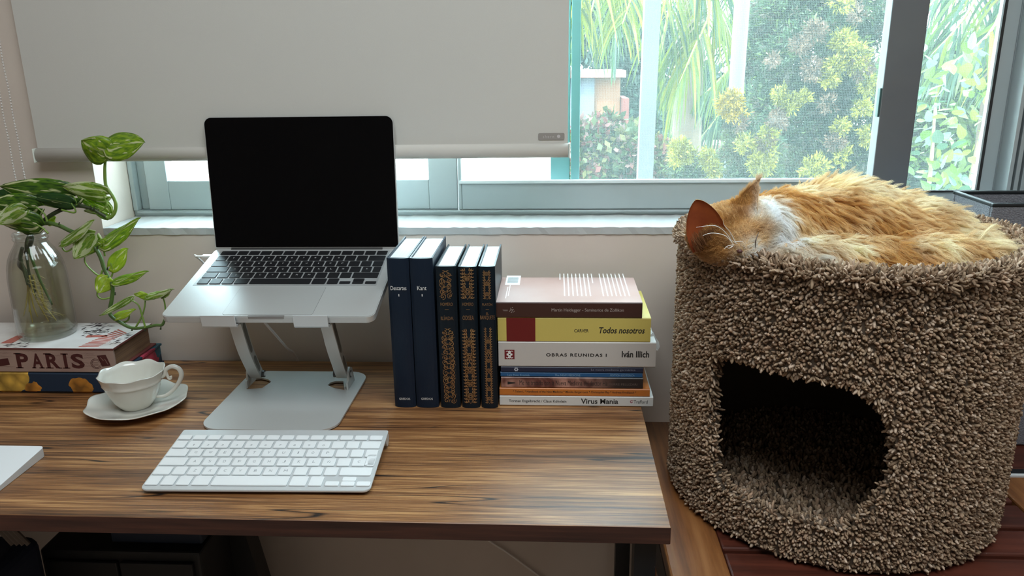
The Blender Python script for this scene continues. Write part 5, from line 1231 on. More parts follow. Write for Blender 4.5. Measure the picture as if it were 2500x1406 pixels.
# printed picture on the cover: red awning stripes, ink sketch
V, Fc = [], []; zc_ = zp+.0001
def cq(pts, VV=None, FF=None):
    VV = V if VV is None else VV; FF = Fc if FF is None else FF; b = len(VV); VV.extend([tuple(az(x, y, zc_)) for x, y in pts]); FF.append(tuple(range(b, b+len(pts))))
def lerp2(a, b, t): return (a[0]+(b[0]-a[0])*t, a[1]+(b[1]-a[1])*t)
A0, A1, B0, B1 = (190, 847), (240, 846), (292, 802), (312, 812)
for k in range(13):
    t0, t1 = k/13, (k+.62)/13; cq([lerp2(A0, B0, t0), lerp2(A1, B1, t0), lerp2(A1, B1, t1), lerp2(A0, B0, t1)])
link('awning_print', pyd(V, Fc), t, mat('awning_red', (.45, .12, .09), .45)); V, Fc = [], []
for (a, b, c, d) in (((208, 824), (262, 822), (262, 818), (214, 818)), ((0, 838), (30, 838), (58, 822), (48, 816))):
    V, Fc = [], []; cq([a, b, c, d]); link('roof_print', pyd(V, Fc), t, MATS['awning_red'])
V, Fc = [], []; g = random.Random(5)
for _ in range(130):
    reg = g.choice([(190, 795, 260, 812), (195, 808, 235, 822), (262, 815, 310, 845), (215, 788, 262, 798), (4, 838, 62, 848)])
    x, y = g.uniform(reg[0], reg[2]), g.uniform(reg[1], reg[3]); L_ = g.uniform(6, 22); h = g.uniform(.3, 1.1); s = g.uniform(-.5, .2)
    cq([(x, y), (x+L_*.5, y+s*L_*.5-h), (x+L_, y+s*L_), (x+L_*.5, y+s*L_*.5+h)])
V = [(min(max(v_[0], pl_), pr), min(max(v_[1], PY), pbk), v_[2]+.0001) for v_ in V]
link('sketch_print', pyd(V, Fc), t, mat('ink_grey', (.07, .055, .06), .5))

# ================================================================== cup and saucer
china = mat('white_china', (.66, .65, .59), .12, coat=.4, sss=0.05)
sc_c = az(337, 985, DESK+.008); SR = .0720
t = thing('saucer', 'wavy-edged white china saucer under the cup', 'saucer', (sc_c.x, sc_c.y, DESK))
def wav(amp, k=8, ph=.2):
    def f_(th, i, r, z): s = 1+amp*math.cos(k*th+ph)*min(1, r/SR)**2; return r*s, z+.0016*math.cos(k*th+ph)*(r/SR)**3
    return f_
link('dish', lathe([(.0, .0005), (.026, .0005), (.028, .0030), (.050, .0065), (SR-.002, .0135), (SR, .0150), (SR-.0005, .0158), (SR-.003, .0153), (.050, .0088), (.034, .0052), (.027, .0048), (.026, .0040), (.0, .0040)], 96, (sc_c.x, sc_c.y, DESK), wav(.030)), t, china, smooth=True)
cc_ = (sc_c.x-.003, sc_c.y+.001, DESK+.0042)
t = thing('teacup', 'empty off-white china teacup with a curled handle on the saucer', 'cup', cc_)
CRm = .0465; CH = .0560
def wcup(th, i, r, z): q = max(0, z/CH)**2; return r*(1+.022*math.cos(8*th+.4)*q), z+.0012*math.cos(8*th+.4)*q*q
link('bowl', lathe([(0, .0002), (.0215, .0002), (.0225, .0020), (.0245, .0040), (.0310, .0130), (.0370, .0270), (.0405, .0380), (.0408, .0388), (.0418, .0392), (.0428, .0410), (.0424, .0426), (.0438, .0480), (CRm, CH-.0008), (CRm+.0004, CH), (CRm-.0016, CH+.0002), (.0420, .0480), (.0395, .0380), (.0350, .0270), (.0285, .0140), (.021, .0060), (.010, .0040), (0, .0038)], 96, cc_, wcup), t, china, smooth=True)
ha = Vector((math.cos(R_(8)), math.sin(R_(8)), 0)); co = Vector(cc_)
hp = [(.0290, .0135), (.0375, .0130), (.046, .0150), (.0580, .0240), (.0680, .0370), (.0720, .0480), (.0690, .0570), (.0600, .0610), (.0510, .0570), (.0475, .0490), (.0425, .0450)]
link('handle', tubem([co+ha*r+Z_*z for r, z in hp], [.0022, .0026, .0027, .0028, .0030, .0030, .0028, .0027, .0028, .0024], 12, 5, 1.25), t, china, smooth=True)
link('handle', tubem([co+ha*r+Z_*z for r, z in ((.0500, .0545), (.0515, .0450), (.0535, .0410), (.0560, .0425), (.0555, .0455))], [.0022, .0021, .0020, .0019, .0022], 10, 5), t, china, smooth=True).name
bpy.data.objects['handle.001'].name = 'handle_scroll' if 'handle.001' in bpy.data.objects else 'handle'
# ================================================================== glass bottle with pothos cuttings
bc = az(120, 838, zp); BCY = bc.y+.042; bcx = ay(120, 820, BCY).x
BB = Vector((bcx, BCY, zp+.0003))
t = thing('glass_bottle', 'clear glass bottle of water holding the pothos cuttings on the Paris book', 'bottle', tuple(BB))
zn = ay(73, 566, BCY).z-BB.z      # bottle height
Rb, Rn = .0435, .0242
def swirl(th, i, r, z):
    k = max(0, min(1, (z-zn*.62)/(zn*.12)))*max(0, min(1, (zn*.90-z)/(zn*.06)))
    return r*(1+.018*k*math.sin(22*th+z*90)), z
outp = [(.0, .0012), (.030, .0004), (.037, .0), (.0415, .003), (Rb, .009), (Rb, .02), (Rb, zn*.30), (Rb-.0004, zn*.5), (Rb-.0012, zn*.60), (Rb-.003, zn*.68), (Rb-.007, zn*.76), (Rb-.0125, zn*.83), (Rn+.001, zn*.885), (Rn-.0008, zn*.91), (Rn-.0006, zn*.93), (Rn+.0012, zn*.936), (Rn+.0014, zn*.948), (Rn-.0002, zn*.955), (Rn, zn*.965), (Rn+.0012, zn*.972), (Rn+.0012, zn*.985), (Rn-.0005, zn)]
inp = [(Rn-.0025, zn*.998), (Rn-.0030, zn*.96), (Rn-.0030, zn*.90), (Rb-.0155, zn*.83), (Rb-.0095, zn*.76), (Rb-.0055, zn*.68), (Rb-.0032, zn*.60), (Rb-.0022, zn*.5), (Rb-.0020, .03), (Rb-.0022, .012), (.036, .0062), (.020, .0075), (0, .0085)]
def den(p, k=3): 
    o = []
    for a, b in zip(p, p[1:]): o += [(a[0]+(b[0]-a[0])*i/k, a[1]+(b[1]-a[1])*i/k) for i in range(k)]
    return o+[p[-1]]
bot = link('body', lathe(den(outp)+den(inp), 96, tuple(BB), swirl), t, pane_mat('bottle_glass', (.935, .955, .945), 1.9, .85), smooth=True)
wz = zn*.74
wpf = [(0, .0083), (.020, .0073), (.0358, .0060), (Rb-.0023, .0118), (Rb-.0021, .03), (Rb-.0023, zn*.5), (Rb-.0033, zn*.60), (Rb-.0056, zn*.68), (Rb-.0090, wz), (0, wz)]
link('water', lathe(wpf, 64, tuple(BB)), t, pane_mat('water', (.93, .915, .82)), smooth=True)
# ---- cuttings
PYc = BCY
pt = thing('pothos', 'variegated pothos cutting trailing in two vines out of the glass bottle', 'plant', (BB.x, BB.y, BB.z+zn))
stemd = mat('stem_dark', (.022, .030, .012), .5, var=(.04, .06, .015), vscale=40, bump=.3, bscale=150)
stemg = mat('stem_green', (.14, .24, .04), .4, var=(.20, .30, .05), vscale=30)
stemm = mat('stem_mid', (.05, .10, .02), .42, var=(.08, .14, .03), vscale=30)
def pth(pts, Ys=None):
    n = len(pts); out = []
    for i, p in enumerate(pts):
        Y = p[2] if len(p) > 2 else PYc+(0 if Ys is None else np.interp(i/(n-1), [0, 1], Ys)); out.append(ay(p[0], p[1], Y))
    return out
def stem(name, pts, r, m, Ys=None, par=None): return link(name, tubem(pth(pts, Ys), r, 8, 6), par or pt, m, smooth=True)
inside1 = [Vector((BB.x-.010, BB.y, BB.z+.060)), Vector((BB.x-.016, BB.y+.004, BB.z+.11)), Vector((BB.x-.008, BB.y, BB.z+zn*.9))]
def vine(pts, r, m, Ys, pre):
    P = pre+pth(pts, Ys); return link('vine', tubem(P, r, 8, 6), pt, m, smooth=True)
v1 = vine([(84, 562), (105, 540), (130, 522), (160, 508), (190, 502), (225, 510), (250, 524), (266, 532), (279, 520), (283, 500), (277, 482), (266, 465), (258, 450), (256, 420), (257, 395), (262, 368)], [.0012, .0024, .0032, .0033, .0032, .003, .0028, .0027, .0027, .0024, .0018], stemd, (0, .01), inside1)
v1.data.materials.append(stemg)
for p in v1.data.polygons:
    c = MW[v1.name] @ p.center if False else None
# recolour the young upper part: faces above the last bend
Pm = MW[pt.name]
zk = ay(275, 500, PYc).z; xk = ay(252, 500, PYc).x
for p in v1.data.polygons:
    c = Pm @ p.center
    if c.x > xk: p.material_index = 1
inside2 = [Vector((BB.x+.018, BB.y-.004, BB.z+.052)), Vector((BB.x+.004, BB.y-.004, BB.z+.10)), Vector((BB.x-.002, BB.y-.004, BB.z+zn*.9))]
vine([(95, 552), (118, 545), (145, 551), (170, 563), (200, 575), (222, 592), (236, 610), (247, 632), (254, 655), (266, 680), (275, 700), (273, 730), (268, 758), (272, 772), (292, 786), (320, 800), (350, 800), (380, 794), (396, 793), (402, 780)], [.0014, .0026, .0034, .0033, .0032, .0031, .003, .003, .003, .0028, .0026, .0024, .0020], stemm, (-.002, -.03), inside2)
for i, (x, y) in enumerate(((150, 512), (193, 497), (221, 504), (229, 507), (144, 545), (196, 566), (237, 604), (262, 655), (280, 716), (274, 748), (300, 790), (322, 803), (354, 803), (392, 800))):
    dy = 0 if i < 4 else -.012; a = ay(x, y+4, PYc+dy); b = ay(x+1, y-3, PYc+dy); link('node', tubem([a, b], [.0016, .0007], 6, 1), pt, stemd)
# roots
rootm = mat('root_yellow', (.42, .32, .06), .5, var=(.30, .22, .05), vscale=60); rootf = mat('root_fine', (.55, .45, .22), .5)
rg_ = random.Random(3)
for k, (x0_, x1_, dz) in enumerate(((-.014, .004, -.085), (-.020, -.012, -.070), (-.010, .020, -.075), (-.024, -.022, -.060), (-.027, -.018, -.080), (-.006, .012, -.055), (-.030, -.028, -.065))):
    P = [BB+Vector((x0_, .002*k, .100)), BB+Vector((x0_+.001, .002*k, .075)), BB+Vector((x0_*.6+x1_*.4, 0, .050)), BB+Vector((x1_, -.002*k, .100+dz))]
    P = [Vector((p.x, p.y, max(p.z, BB.z+.022))) for p in P]; link('root', tubem(P, [.0013, .0013, .0012, .0007], 6, 6), pt, rootm, smooth=True)
bm = bmesh.new()
for k in range(46):
    z = rg_.uniform(.035, .105); x = -.016+rg_.uniform(-.006, .006)+(.105-z)*.25; a = rg_.uniform(-1.2, 1.4); L_ = rg_.uniform(.008, .028)
    p = BB+Vector((x, rg_.uniform(-.006, .006), z)); tube(bm, [p, p+Vector((L_*.5*math.cos(a), rg_.uniform(-.004, .004), -L_*.15)), p+Vector((L_*math.cos(a), rg_.uniform(-.006, .006), -L_*.35))], .00032, 4, 2)
o = link('root_hairs', bm2(bm), pt, rootf); o['kind'] = 'stuff'
for k_ in range(5):
    a_ = BB+Vector((-.012-.004*k_, .004*k_-.006, zn*.86-.004*k_)); link('cut_stem', tubem([a_, a_+Vector((-.008, .002, -.018)), a_+Vector((-.006+.004*k_, .002, -.040)), a_+Vector((.004*k_-.004, 0, -.062))], [.0026, .0030, .0024, .0010], 7, 5), pt, stemd, smooth=True)
# ---- leaves
def leaf_mat(name, seed, g1, g2, cream, amt):
    m = bpy.data.materials.new(name); m.use_nodes = True; N, L = nt(m); b = N['Principled BSDF']; b.inputs['Roughness'].default_value = .33
    uv = N.new('ShaderNodeUVMap'); mp = N.new('ShaderNodeMapping'); mp.inputs['Location'].default_value = (seed, seed*.7, 0); mp.inputs['Scale'].default_value = (5.5, 2.4, 1); mp.inputs['Rotation'].default_value = (0, 0, .5)
    L.new(uv.outputs[0], mp.inputs[0]); n = N.new('ShaderNodeTexNoise'); n.inputs['Scale'].default_value = 1; n.inputs['Detail'].default_value = 4; n.inputs['Distortion'].default_value = .6; L.new(mp.outputs[0], n.inputs['Vector'])
    r = N.new('ShaderNodeValToRGB'); r.color_ramp.elements[0].position = amt; r.color_ramp.elements[0].color = (0, 0, 0, 1); r.color_ramp.elements[1].position = amt+.035; r.color_ramp.elements[1].color = (1, 1, 1, 1); L.new(n.outputs['Fac'], r.inputs[0])
    n2 = N.new('ShaderNodeTexNoise'); n2.inputs['Scale'].default_value = 2.2; L.new(mp.outputs[0], n2.inputs['Vector'])
    mg = N.new('ShaderNodeMix'); mg.data_type = 'RGBA'; mg.inputs[6].default_value = (*g1, 1); mg.inputs[7].default_value = (*g2, 1)
    r2 = N.new('ShaderNodeMapRange'); r2.inputs['From Min'].default_value = .38; r2.inputs['From Max'].default_value = .62; L.new(n2.outputs['Fac'], r2.inputs[0]); L.new(r2.outputs[0], mg.inputs[0])
    # pale midrib
    sp = N.new('ShaderNodeSeparateXYZ'); L.new(uv.outputs[0], sp.inputs[0]); ab = N.new('ShaderNodeMath'); ab.operation = 'SUBTRACT'; ab.inputs[1].default_value = .5; L.new(sp.outputs['X'], ab.inputs[0]); a2 = N.new('ShaderNodeMath'); a2.operation = 'ABSOLUTE'; L.new(ab.outputs[0], a2.inputs[0])
    mr = N.new('ShaderNodeMapRange'); mr.inputs['From Min'].default_value = .012; mr.inputs['From Max'].default_value = .03; mr.inputs['To Min'].default_value = .6; mr.inputs['To Max'].default_value = 0; L.new(a2.outputs[0], mr.inputs[0])
    mc = N.new('ShaderNodeMix'); mc.data_type = 'RGBA'; L.new(r.outputs[0], mc.inputs[0]); L.new(mg.outputs[2], mc.inputs[6]); mc.inputs[7].default_value = (*cream, 1)
    mm = N.new('ShaderNodeMix'); mm.data_type = 'RGBA'; L.new(mr.outputs[0], mm.inputs[0]); L.new(mc.outputs[2], mm.inputs[6]); mm.inputs[7].default_value = (.35, .45, .15, 1)
    L.new(mm.outputs[2], b.inputs['Base Color']); t_ = N.new('ShaderNodeBsdfTranslucent'); L.new(mm.outputs[2], t_.inputs[0])
    mx = N.new('ShaderNodeMixShader'); mx.inputs[0].default_value = .42; L.new(b.outputs[0], mx.inputs[1]); L.new(t_.outputs[0], mx.inputs[2]); L.new(mx.outputs[0], N['Material Output'].inputs[0]); return m
DKG, MDG, LTG, CRM = (.035, .10, .018), (.13, .27, .02), (.34, .50, .03), (.70, .72, .42)
view_dir = Vector(CF)
def leaf(base, tip, wpx, turn, m, fold=.25, droop=0., Yb=0., Yt=0., name='leaf', lobes=.16, petiole=None, pm=None, pr_=.0013, side=1, twist=0.):
    b = ay(base[0], base[1], PYc+Yb); tp_ = ay(tip[0], tip[1], PYc+Yt); ax = tp_-b; Ln = ax.length; ax.normalize()
    perp = view_dir.cross(ax).normalized(); vv = perp.cross(ax).normalized()
    Wd = wpx/F_PX*1.2*1.3
    NV, NU = 14, 9; V = []; UV = []
    for i in range(NV):
        v = i/(NV-1)
        hw = .5*Wd*(math.sin(math.pi*min(1, v**.62*.98+.02))**.72 if v < 1 else 0); hw = max(hw, .0004)
        a = turn+twist*v; sd = perp*math.cos(a)+vv*math.sin(a); nn = ax.cross(sd).normalized()
        for j in range(NU):
            u = (j/(NU-1))*2-1
            p = b+ax*Ln*(v-lobes*abs(u)**1.3*(1-v)**3)+sd*u*hw+nn*(abs(u)**1.4*hw*fold)-Vector((0, 0, 1))*droop*Ln*(v*v-v*.4)
            p += nn*.0012*math.sin(9*v+3*u)
            V.append(tuple(p)); UV.append(((u+1)/2, v))
    Fc = [(i*NU+j, i*NU+j+1, (i+1)*NU+j+1, (i+1)*NU+j) for i in range(NV-1) for j in range(NU-1)]
    me = pyd(V, Fc); ul = me.uv_layers.new(name='UVMap')
    for lp in me.loops: ul.data[lp.index].uv = UV[lp.vertex_index]
    o = link(name, me, pt, m, smooth=True)
    md = o.modifiers.new('thick', 'SOLIDIFY'); md.thickness = .0005
    if petiole: link('petiole', tubem(pth([p if len(p) > 2 else (p[0], p[1], PYc+Yb) for p in petiole]), [pr_*1.2, pr_, pr_*.85], 7, 6), o, pm or stemg, smooth=True)
    return o
m1 = leaf_mat('pothos_leaf_bright', .3, MDG, LTG, CRM, .57); m2 = leaf_mat('pothos_leaf_dark', 1.9, DKG, MDG, CRM, .56); m3 = leaf_mat('pothos_leaf_lime', 4.2, LTG, (.48, .60, .05), CRM, .60)
m4 = leaf_mat('pothos_leaf_cream', 6.6, MDG, (.30, .42, .06), (.62, .66, .40), .49); m5 = leaf_mat('pothos_leaf_deep', 8.1, (.02, .075, .02), DKG, (.55, .60, .35), .64)
leaf((258, 382), (199, 342), 64, .35, m1, .25, Yt=-.012)
leaf((262, 356), (353, 347), 60, .30, m1, .25, Yt=-.010)
leaf((178, 480), (2, 470), 62, .55, m2, .3, droop=-.16, Yt=-.02, petiole=[(187, 501), (184, 488), (178, 477)])
leaf((172, 497), (76, 479), 30, .3, m5, .3, Yt=-.012, Yb=-.012, petiole=[(150, 512), (180, 519), (184, 512), (174, 496)])
leaf((258, 476), (152, 460), 40, .5, m4, .3, droop=-.10, Yb=.004, Yt=-.01, petiole=[(238, 519), (256, 508), (260, 495), (253, 478)])
leaf((262, 520), (185, 472), 44, .4, m1, .3, Yb=.012, Yt=.02, petiole=[(266, 530), (268, 515), (262, 500)])
leaf((90, 506), (-28, 504), 52, .5, m2, .3, droop=-.12, Yb=-.012, Yt=-.03, petiole=[(115, 541), (108, 522), (88, 505)])
leaf((92, 550), (-25, 528), 50, .4, m2, .3, droop=-.05, Yb=-.020, Yt=-.04, petiole=[(118, 570), (106, 558), (90, 548)])
leaf((60, 515), (-10, 545), 40, .5, m4, .3, Yb=-.026, Yt=-.05)
leaf((40, 478), (-25, 478), 26, .5, m5, .3, Yb=.01, Yt=.0)
leaf((116, 542), (136, 530), 22, .2, m3, .15, Yb=.01, Yt=.01)
leaf((240, 515), (205, 514), 14, .2, m4, .15, Yb=.014, Yt=.01)
leaf((153, 590), (231, 536), 30, .65, m4, .35, Yb=-.02, Yt=-.03, twist=-.3, petiole=[(152, 589), (151, 602), (162, 614), (182, 602), (197, 584), (196, 566)])
leaf((230, 575), (180, 632), 46, .5, m4, .3, Yb=-.015, Yt=-.03, petiole=[(250, 660), (243, 673), (222, 658), (207, 638), (210, 612)])
leaf((252, 594), (342, 531), 42, .45, m1, .35, Yb=-.015, Yt=-.03, twist=.2, petiole=[(256, 625), (254, 610), (254, 594)])
leaf((262, 600), (236, 590), 24, .4, m1, .2, Yb=-.014, Yt=-.018)
leaf((268, 650), (312, 607), 38, .25, m3, .25, Yb=-.02, Yt=-.03, petiole=[(272, 676), (276, 660), (270, 642)])
leaf((280, 687), (362, 662), 24, .5, m1, .4, Yb=-.02, Yt=-.03)
leaf((262, 680), (238, 715), 36, .35, m3, .3, Yb=-.02, Yt=-.03, petiole=[(268, 727), (250, 730), (238, 722), (238, 708)])
leaf((356, 724), (424, 705), 20, .7, m4, .4, Yb=-.02, Yt=-.035, petiole=[(332, 798), (345, 775), (353, 750), (355, 724)])
leaf((356, 724), (328, 717), 16, .4, m3, .2, Yb=-.02, Yt=-.03)
leaf((395, 722), (420, 706), 16, .6, m4, .3, Yb=-.024, Yt=-.035, petiole=[(396, 792), (404, 770), (402, 740), (396, 722)])
leaf((318, 730), (243, 776), 14, .6, m4, .3, droop=-.10, Yb=-.03, Yt=-.04, petiole=[(355, 800), (348, 775), (338, 745), (318, 731)])
leaf((280, 772), (331, 755), 22, .65, m3, .3, Yb=-.02, Yt=-.03, petiole=[(298, 788), (312, 782), (315, 770), (306, 762)])
# small leaf stubs in the bottle's mouth
link('stub', tubem([ay(60, 565, PYc-.01), ay(78, 580, PYc-.01), Vector((BB.x-.012, BB.y, BB.z+zn*.80))], .0035, 7, 4), pt, stemd, smooth=True)

# ================================================================== the sleeping cat
# body: rounded masses fused into one skin
def P3(px, py, Y): return np.array(ay(px, py, Y))
YC = CYc
masses = [  # centre, semi-axes (x, y, z)
 (P3(1975, 590, YC-.01), (.085, .090, .062)), (P3(2070, 570, YC+.02), (.095, .105, .066)), (P3(2170, 585, YC+.02), (.095, .105, .058)),
 (P3(2265, 610, YC+.0), (.072, .095, .044)), (P3(1915, 575, YC-.03), (.060, .060, .055)), (P3(1975, 655, YC-.11), (.070, .050, .035)),
 (P3(2330, 640, YC-.02), (.055, .060, .032)), (P3(2120, 660, YC-.09), (.085, .050, .040)), (P3(2270, 655, YC-.085), (.070, .045, .040)),
 (P3(2370, 650, YC-.075), (.055, .035, .030)), (P3(2430, 650, YC-.055), (.035, .030, .024)), (P3(2380, 625, YC-.01), (.040, .045, .024)),
 (P3(1870, 575, YC-.07), (.040, .045, .045)),
]
HYc = YC-.088
headc = P3(1793, 566, HYc)
hx = [  # head masses
 (headc-np.array((0, 0, .003)), (.047, .044, .039)), (P3(1750, 570, HYc-.004), (.034, .036, .033)), (P3(1840, 565, HYc-.006), (.034, .034, .036)), (P3(1815, 600, HYc-.026), (.027, .024, .022)),
 (P3(1828, 618, HYc-.036), (.016, .014, .013)), (P3(1848, 590, HYc-.018), (.021, .022, .024)), (P3(1770, 602, HYc-.012), (.028, .026, .022)), (P3(1800, 546, HYc+.002), (.034, .034, .019))]
bm = bmesh.new()
for c, s in masses+hx:
    r = bmesh.ops.create_icosphere(bm, subdivisions=4, radius=1); bmesh.ops.transform(bm, matrix=Matrix.Translation(Vector(c)) @ Matrix.Diagonal((*s, 1)), verts=r['verts'])
tmp = bpy.data.objects.new('tmp', bm2(bm)); COL.objects.link(tmp)
md = tmp.modifiers.new('r', 'REMESH'); md.mode = 'VOXEL'; md.voxel_size = .0035
md = tmp.modifiers.new('s', 'SMOOTH'); md.factor = .6; md.iterations = 14
bpy.context.view_layer.update(); dg = bpy.context.evaluated_depsgraph_get()
body = bpy.data.meshes.new_from_object(tmp.evaluated_get(dg)); bpy.data.objects.remove(tmp)
# facial relief: eye slits, nose
co = np.empty(len(body.vertices)*3, np.float32); body.vertices.foreach_get('co', co); co = co.reshape(-1, 3)
no = np.empty(len(body.vertices)*3, np.float32); body.vertices.foreach_get('normal', no); no = no.reshape(-1, 3)
def dent(p, q, r, depth):
    p, q = np.array(p), np.array(q); ab = q-p; tpar = np.clip(((co-p) @ ab)/(ab @ ab), 0, 1); d = np.linalg.norm(co-(p+tpar[:, None]*ab), axis=1)
    return -no*(depth*np.exp(-(d/r)**2))[:, None]
eyeR = (P3(1851, 566, HYc-.040), P3(1843, 603, HYc-.045)); eyeL = (P3(1745, 590, HYc-.034), P3(1775, 604, HYc-.040))
co = co+dent(*eyeR, .0035, .0035)+dent(*eyeL, .0035, .003)
body.vertices.foreach_set('co', co.ravel())
# ears: thin cupped shells joined to the same skin
def ear(base0, base1, tip, Y0, Y1, Yt, bulge, thick=.0012, round_=.0, front=-1):
    b0, b1, tp_ = P3(*base0, Y0), P3(*base1, Y1), P3(*tip, Yt); V = []; n, m_ = 12, 11
    nrm = np.cross(b1-b0, tp_-b0); nrm /= np.linalg.norm(nrm)
    if nrm[1] > 0: nrm = -nrm
    for layer in (0, 1):
        for i in range(n):
            v = i/(n-1); v = math.sin(v*math.pi/2) if round_ > .5 else v; wv = ((1-v**2.3)**.60 if round_ > .5 else (1-v**1.15)) if v < 1 else 0
            mid = (b0+b1)/2+(tp_-(b0+b1)/2)*v
            for j in range(m_):
                u = j/(m_-1)*2-1
                p = mid+(b1-b0)/2*u*max(wv, .02)*(1+.12*math.sin(math.pi*v))
                p = p+front*nrm*bulge*(1-u*u)*(1-v*.75)-nrm*layer*thick*front*-1
                V.append(p)
    k = n*m_; F = []
    for i in range(n-1):
        for j in range(m_-1):
            a, b, c, d = i*m_+j, i*m_+j+1, (i+1)*m_+j+1, (i+1)*m_+j; F += [(a, b, c, d), (a+k, d+k, c+k, b+k)]
    edge = [i*m_ for i in range(n)]+[(n-1)*m_+j for j in range(1, m_)]+[i*m_+m_-1 for i in range(n-2, -1, -1)]
    for a, b in zip(edge, edge[1:]): F.append((a, a+k, b+k, b))
    return np.array(V), F, k
earL = ear((1692, 618), (1776, 584), (1699, 488), HYc-.030, HYc-.038, HYc-.038, .008, round_=.75)
earR = ear((1766, 528), (1840, 562), (1850, 438), HYc-.012, HYc-.036, HYc-.014, .008, round_=.25)
Vb = [tuple(c) for c in co]; Fb = [tuple(p.vertices) for p in body.polygons]; nb = len(Vb); nfb = len(Fb); minds = [0]*nfb
for Ve, Fe, kk in (earL, earR):
    b = len(Vb); Vb += [tuple(v) for v in Ve]; Fb += [tuple(i+b for i in f) for f in Fe]
    minds += [1 if Ve is earL[0] and max(f) < kk else 0 for f in Fe]; ear_rng = (len(Fb)-len(Fe), len(Fb))
skin = mat('cat_skin', (.52, .33, .14), .8); earin = mat('ear_inside', (.66, .18, .05), .6, var=(.36, .07, .03), vscale=22, transl=.5)
cat = pyd(Vb, Fb); cc0 = P3(2050, 600, YC)
ct_ = thing('cat', 'long-haired ginger and white cat asleep in the dish of the carpeted tower', 'cat', (CX, CYc, ZT-.085))
cb = link('body', cat, ct_, [skin, earin], smooth=True); cat.polygons.foreach_set('material_index', minds)
# closed eyes, nose
dk = mat('eye_line', (.03, .012, .010), .4)
link('eye', tubem([eyeR[0]+np.array((0, -.002, 0)), (eyeR[0]+eyeR[1])/2+np.array((-.0022, -.0055, 0)), eyeR[1]+np.array((0, -.003, 0))], [.0003, .0006, .0003], 6, 4), ct_, dk)['label'] = 'closed eye slit nearer the chest'
link('eye', tubem([eyeL[0]+np.array((0, .003, 0)), (eyeL[0]+eyeL[1])/2+np.array((0, .001, -.001)), eyeL[1]+np.array((0, .003, 0))], [.0008, .0013, .0008], 6, 4), ct_, dk)['label'] = 'closed eye slit nearer the left ear'
nb_ = P3(1806, 613, HYc-.052)
nm = lathe([(0, -.0022), (.0022, -.0018), (.0036, 0), (.0024, .0016), (0, .002)], 12, tuple(nb_)); link('nose', nm, ct_, mat('nose_dark', (.10, .04, .035), .4), smooth=True)
# colour map of the coat; cream along the back also paints in backlight
GI, LG, CRc, WH, DG_ = (.70, .41, .13), (.84, .63, .34), (.86, .74, .52), (.88, .87, .83), (.42, .19, .045)
patch = [(1760, 540, GI), (1790, 560, GI), (1740, 590, DG_), (1770, 605, GI), (1800, 575, LG), (1810, 545, GI), (1775, 520, LG), (1840, 555, GI), (1860, 585, LG), (1845, 530, WH), (1880, 520, WH), (1870, 500, WH), (1900, 560, WH), (1890, 600, WH), (1930, 640, WH), (1830, 595, CRc), (1832, 625, WH), (1810, 605, CRc), (1855, 625, WH), (1825, 470, GI), (1800, 500, GI), (1700, 580, DG_), (1812, 528, DG_), (1742, 552, GI), (1785, 545, DG_), (1820, 560, LG), (1800, 590, LG), (1826, 590, WH), (1822, 606, WH), (1845, 540, LG), (1822, 578, GI), (1765, 578, DG_), (1793, 588, DG_), (1830, 500, GI), (1842, 470, GI),
         (1920, 480, GI), (1960, 500, GI), (2000, 470, LG), (1955, 540, LG), (1985, 580, CRc), (2020, 530, GI), (2060, 500, GI), (2080, 460, CRc), (2100, 540, LG), (2140, 500, LG), (2060, 600, CRc), (2000, 640, WH), (2120, 590, LG), (2180, 560, GI), (2200, 500, LG), (2240, 540, LG), (2160, 630, GI), (2230, 600, CRc), (2300, 560, LG), (2290, 610, LG), (2350, 600, LG), (2330, 640, CRc), (2400, 640, LG), (2260, 650, GI), (2200, 660, GI), (2100, 650, LG), (2450, 650, CRc), (1950, 450, CRc), (2150, 470, CRc), (2000, 452, CRc), (2250, 500, CRc), (1900, 590, WH), (1930, 600, WH), (1965, 612, WH), (1880, 610, WH), (1990, 600, CRc), (2040, 560, LG), (2130, 540, GI), (2300, 600, CRc), (2200, 600, GI), (1852, 610, WH), (1838, 600, WH), (2060, 470, LG), (2340, 575, CRc)]
Cam = np.stack([CR, CU, CF])
def to_px(p):
    c = (p-CAMP) @ Cam.T; return np.stack([1250+F_PX*c[:, 0]/c[:, 2], 703-F_PX*c[:, 1]/c[:, 2]], 1)
# patches are anchored on the animal as 3-D points on its near surface
from mathutils.bvhtree import BVHTree
bvh = BVHTree.FromPolygons(Vb[:nb], Fb[:nfb])
anch, acol = [], []
for px, py, c in patch:
    h = bvh.ray_cast(Vector(CAMP), Vector(ray(px, py)).normalized())
    p = np.array(h[0]) if h[0] is not None else np.array(bvh.find_nearest(ay(px, py, YC))[0])
    anch.append(p); acol.append(c)
anch = np.array(anch); acol = np.array(acol)
def coat(P, g):
    d2 = ((P[:, None]-anch[None])**2).sum(2); w_ = 1/(d2+.00006)**2.2; c = (w_[:, :, None]*acol[None]).sum(1)/w_.sum(1)[:, None]
    st = np.array([mnoise.noise(Vector((p[0]*38, p[1]*25, p[2]*70))) for p in P]); return c*(1+.22*np.clip(st*2, -1, 1)[:, None]*np.array([.6, 1, 1.5]))
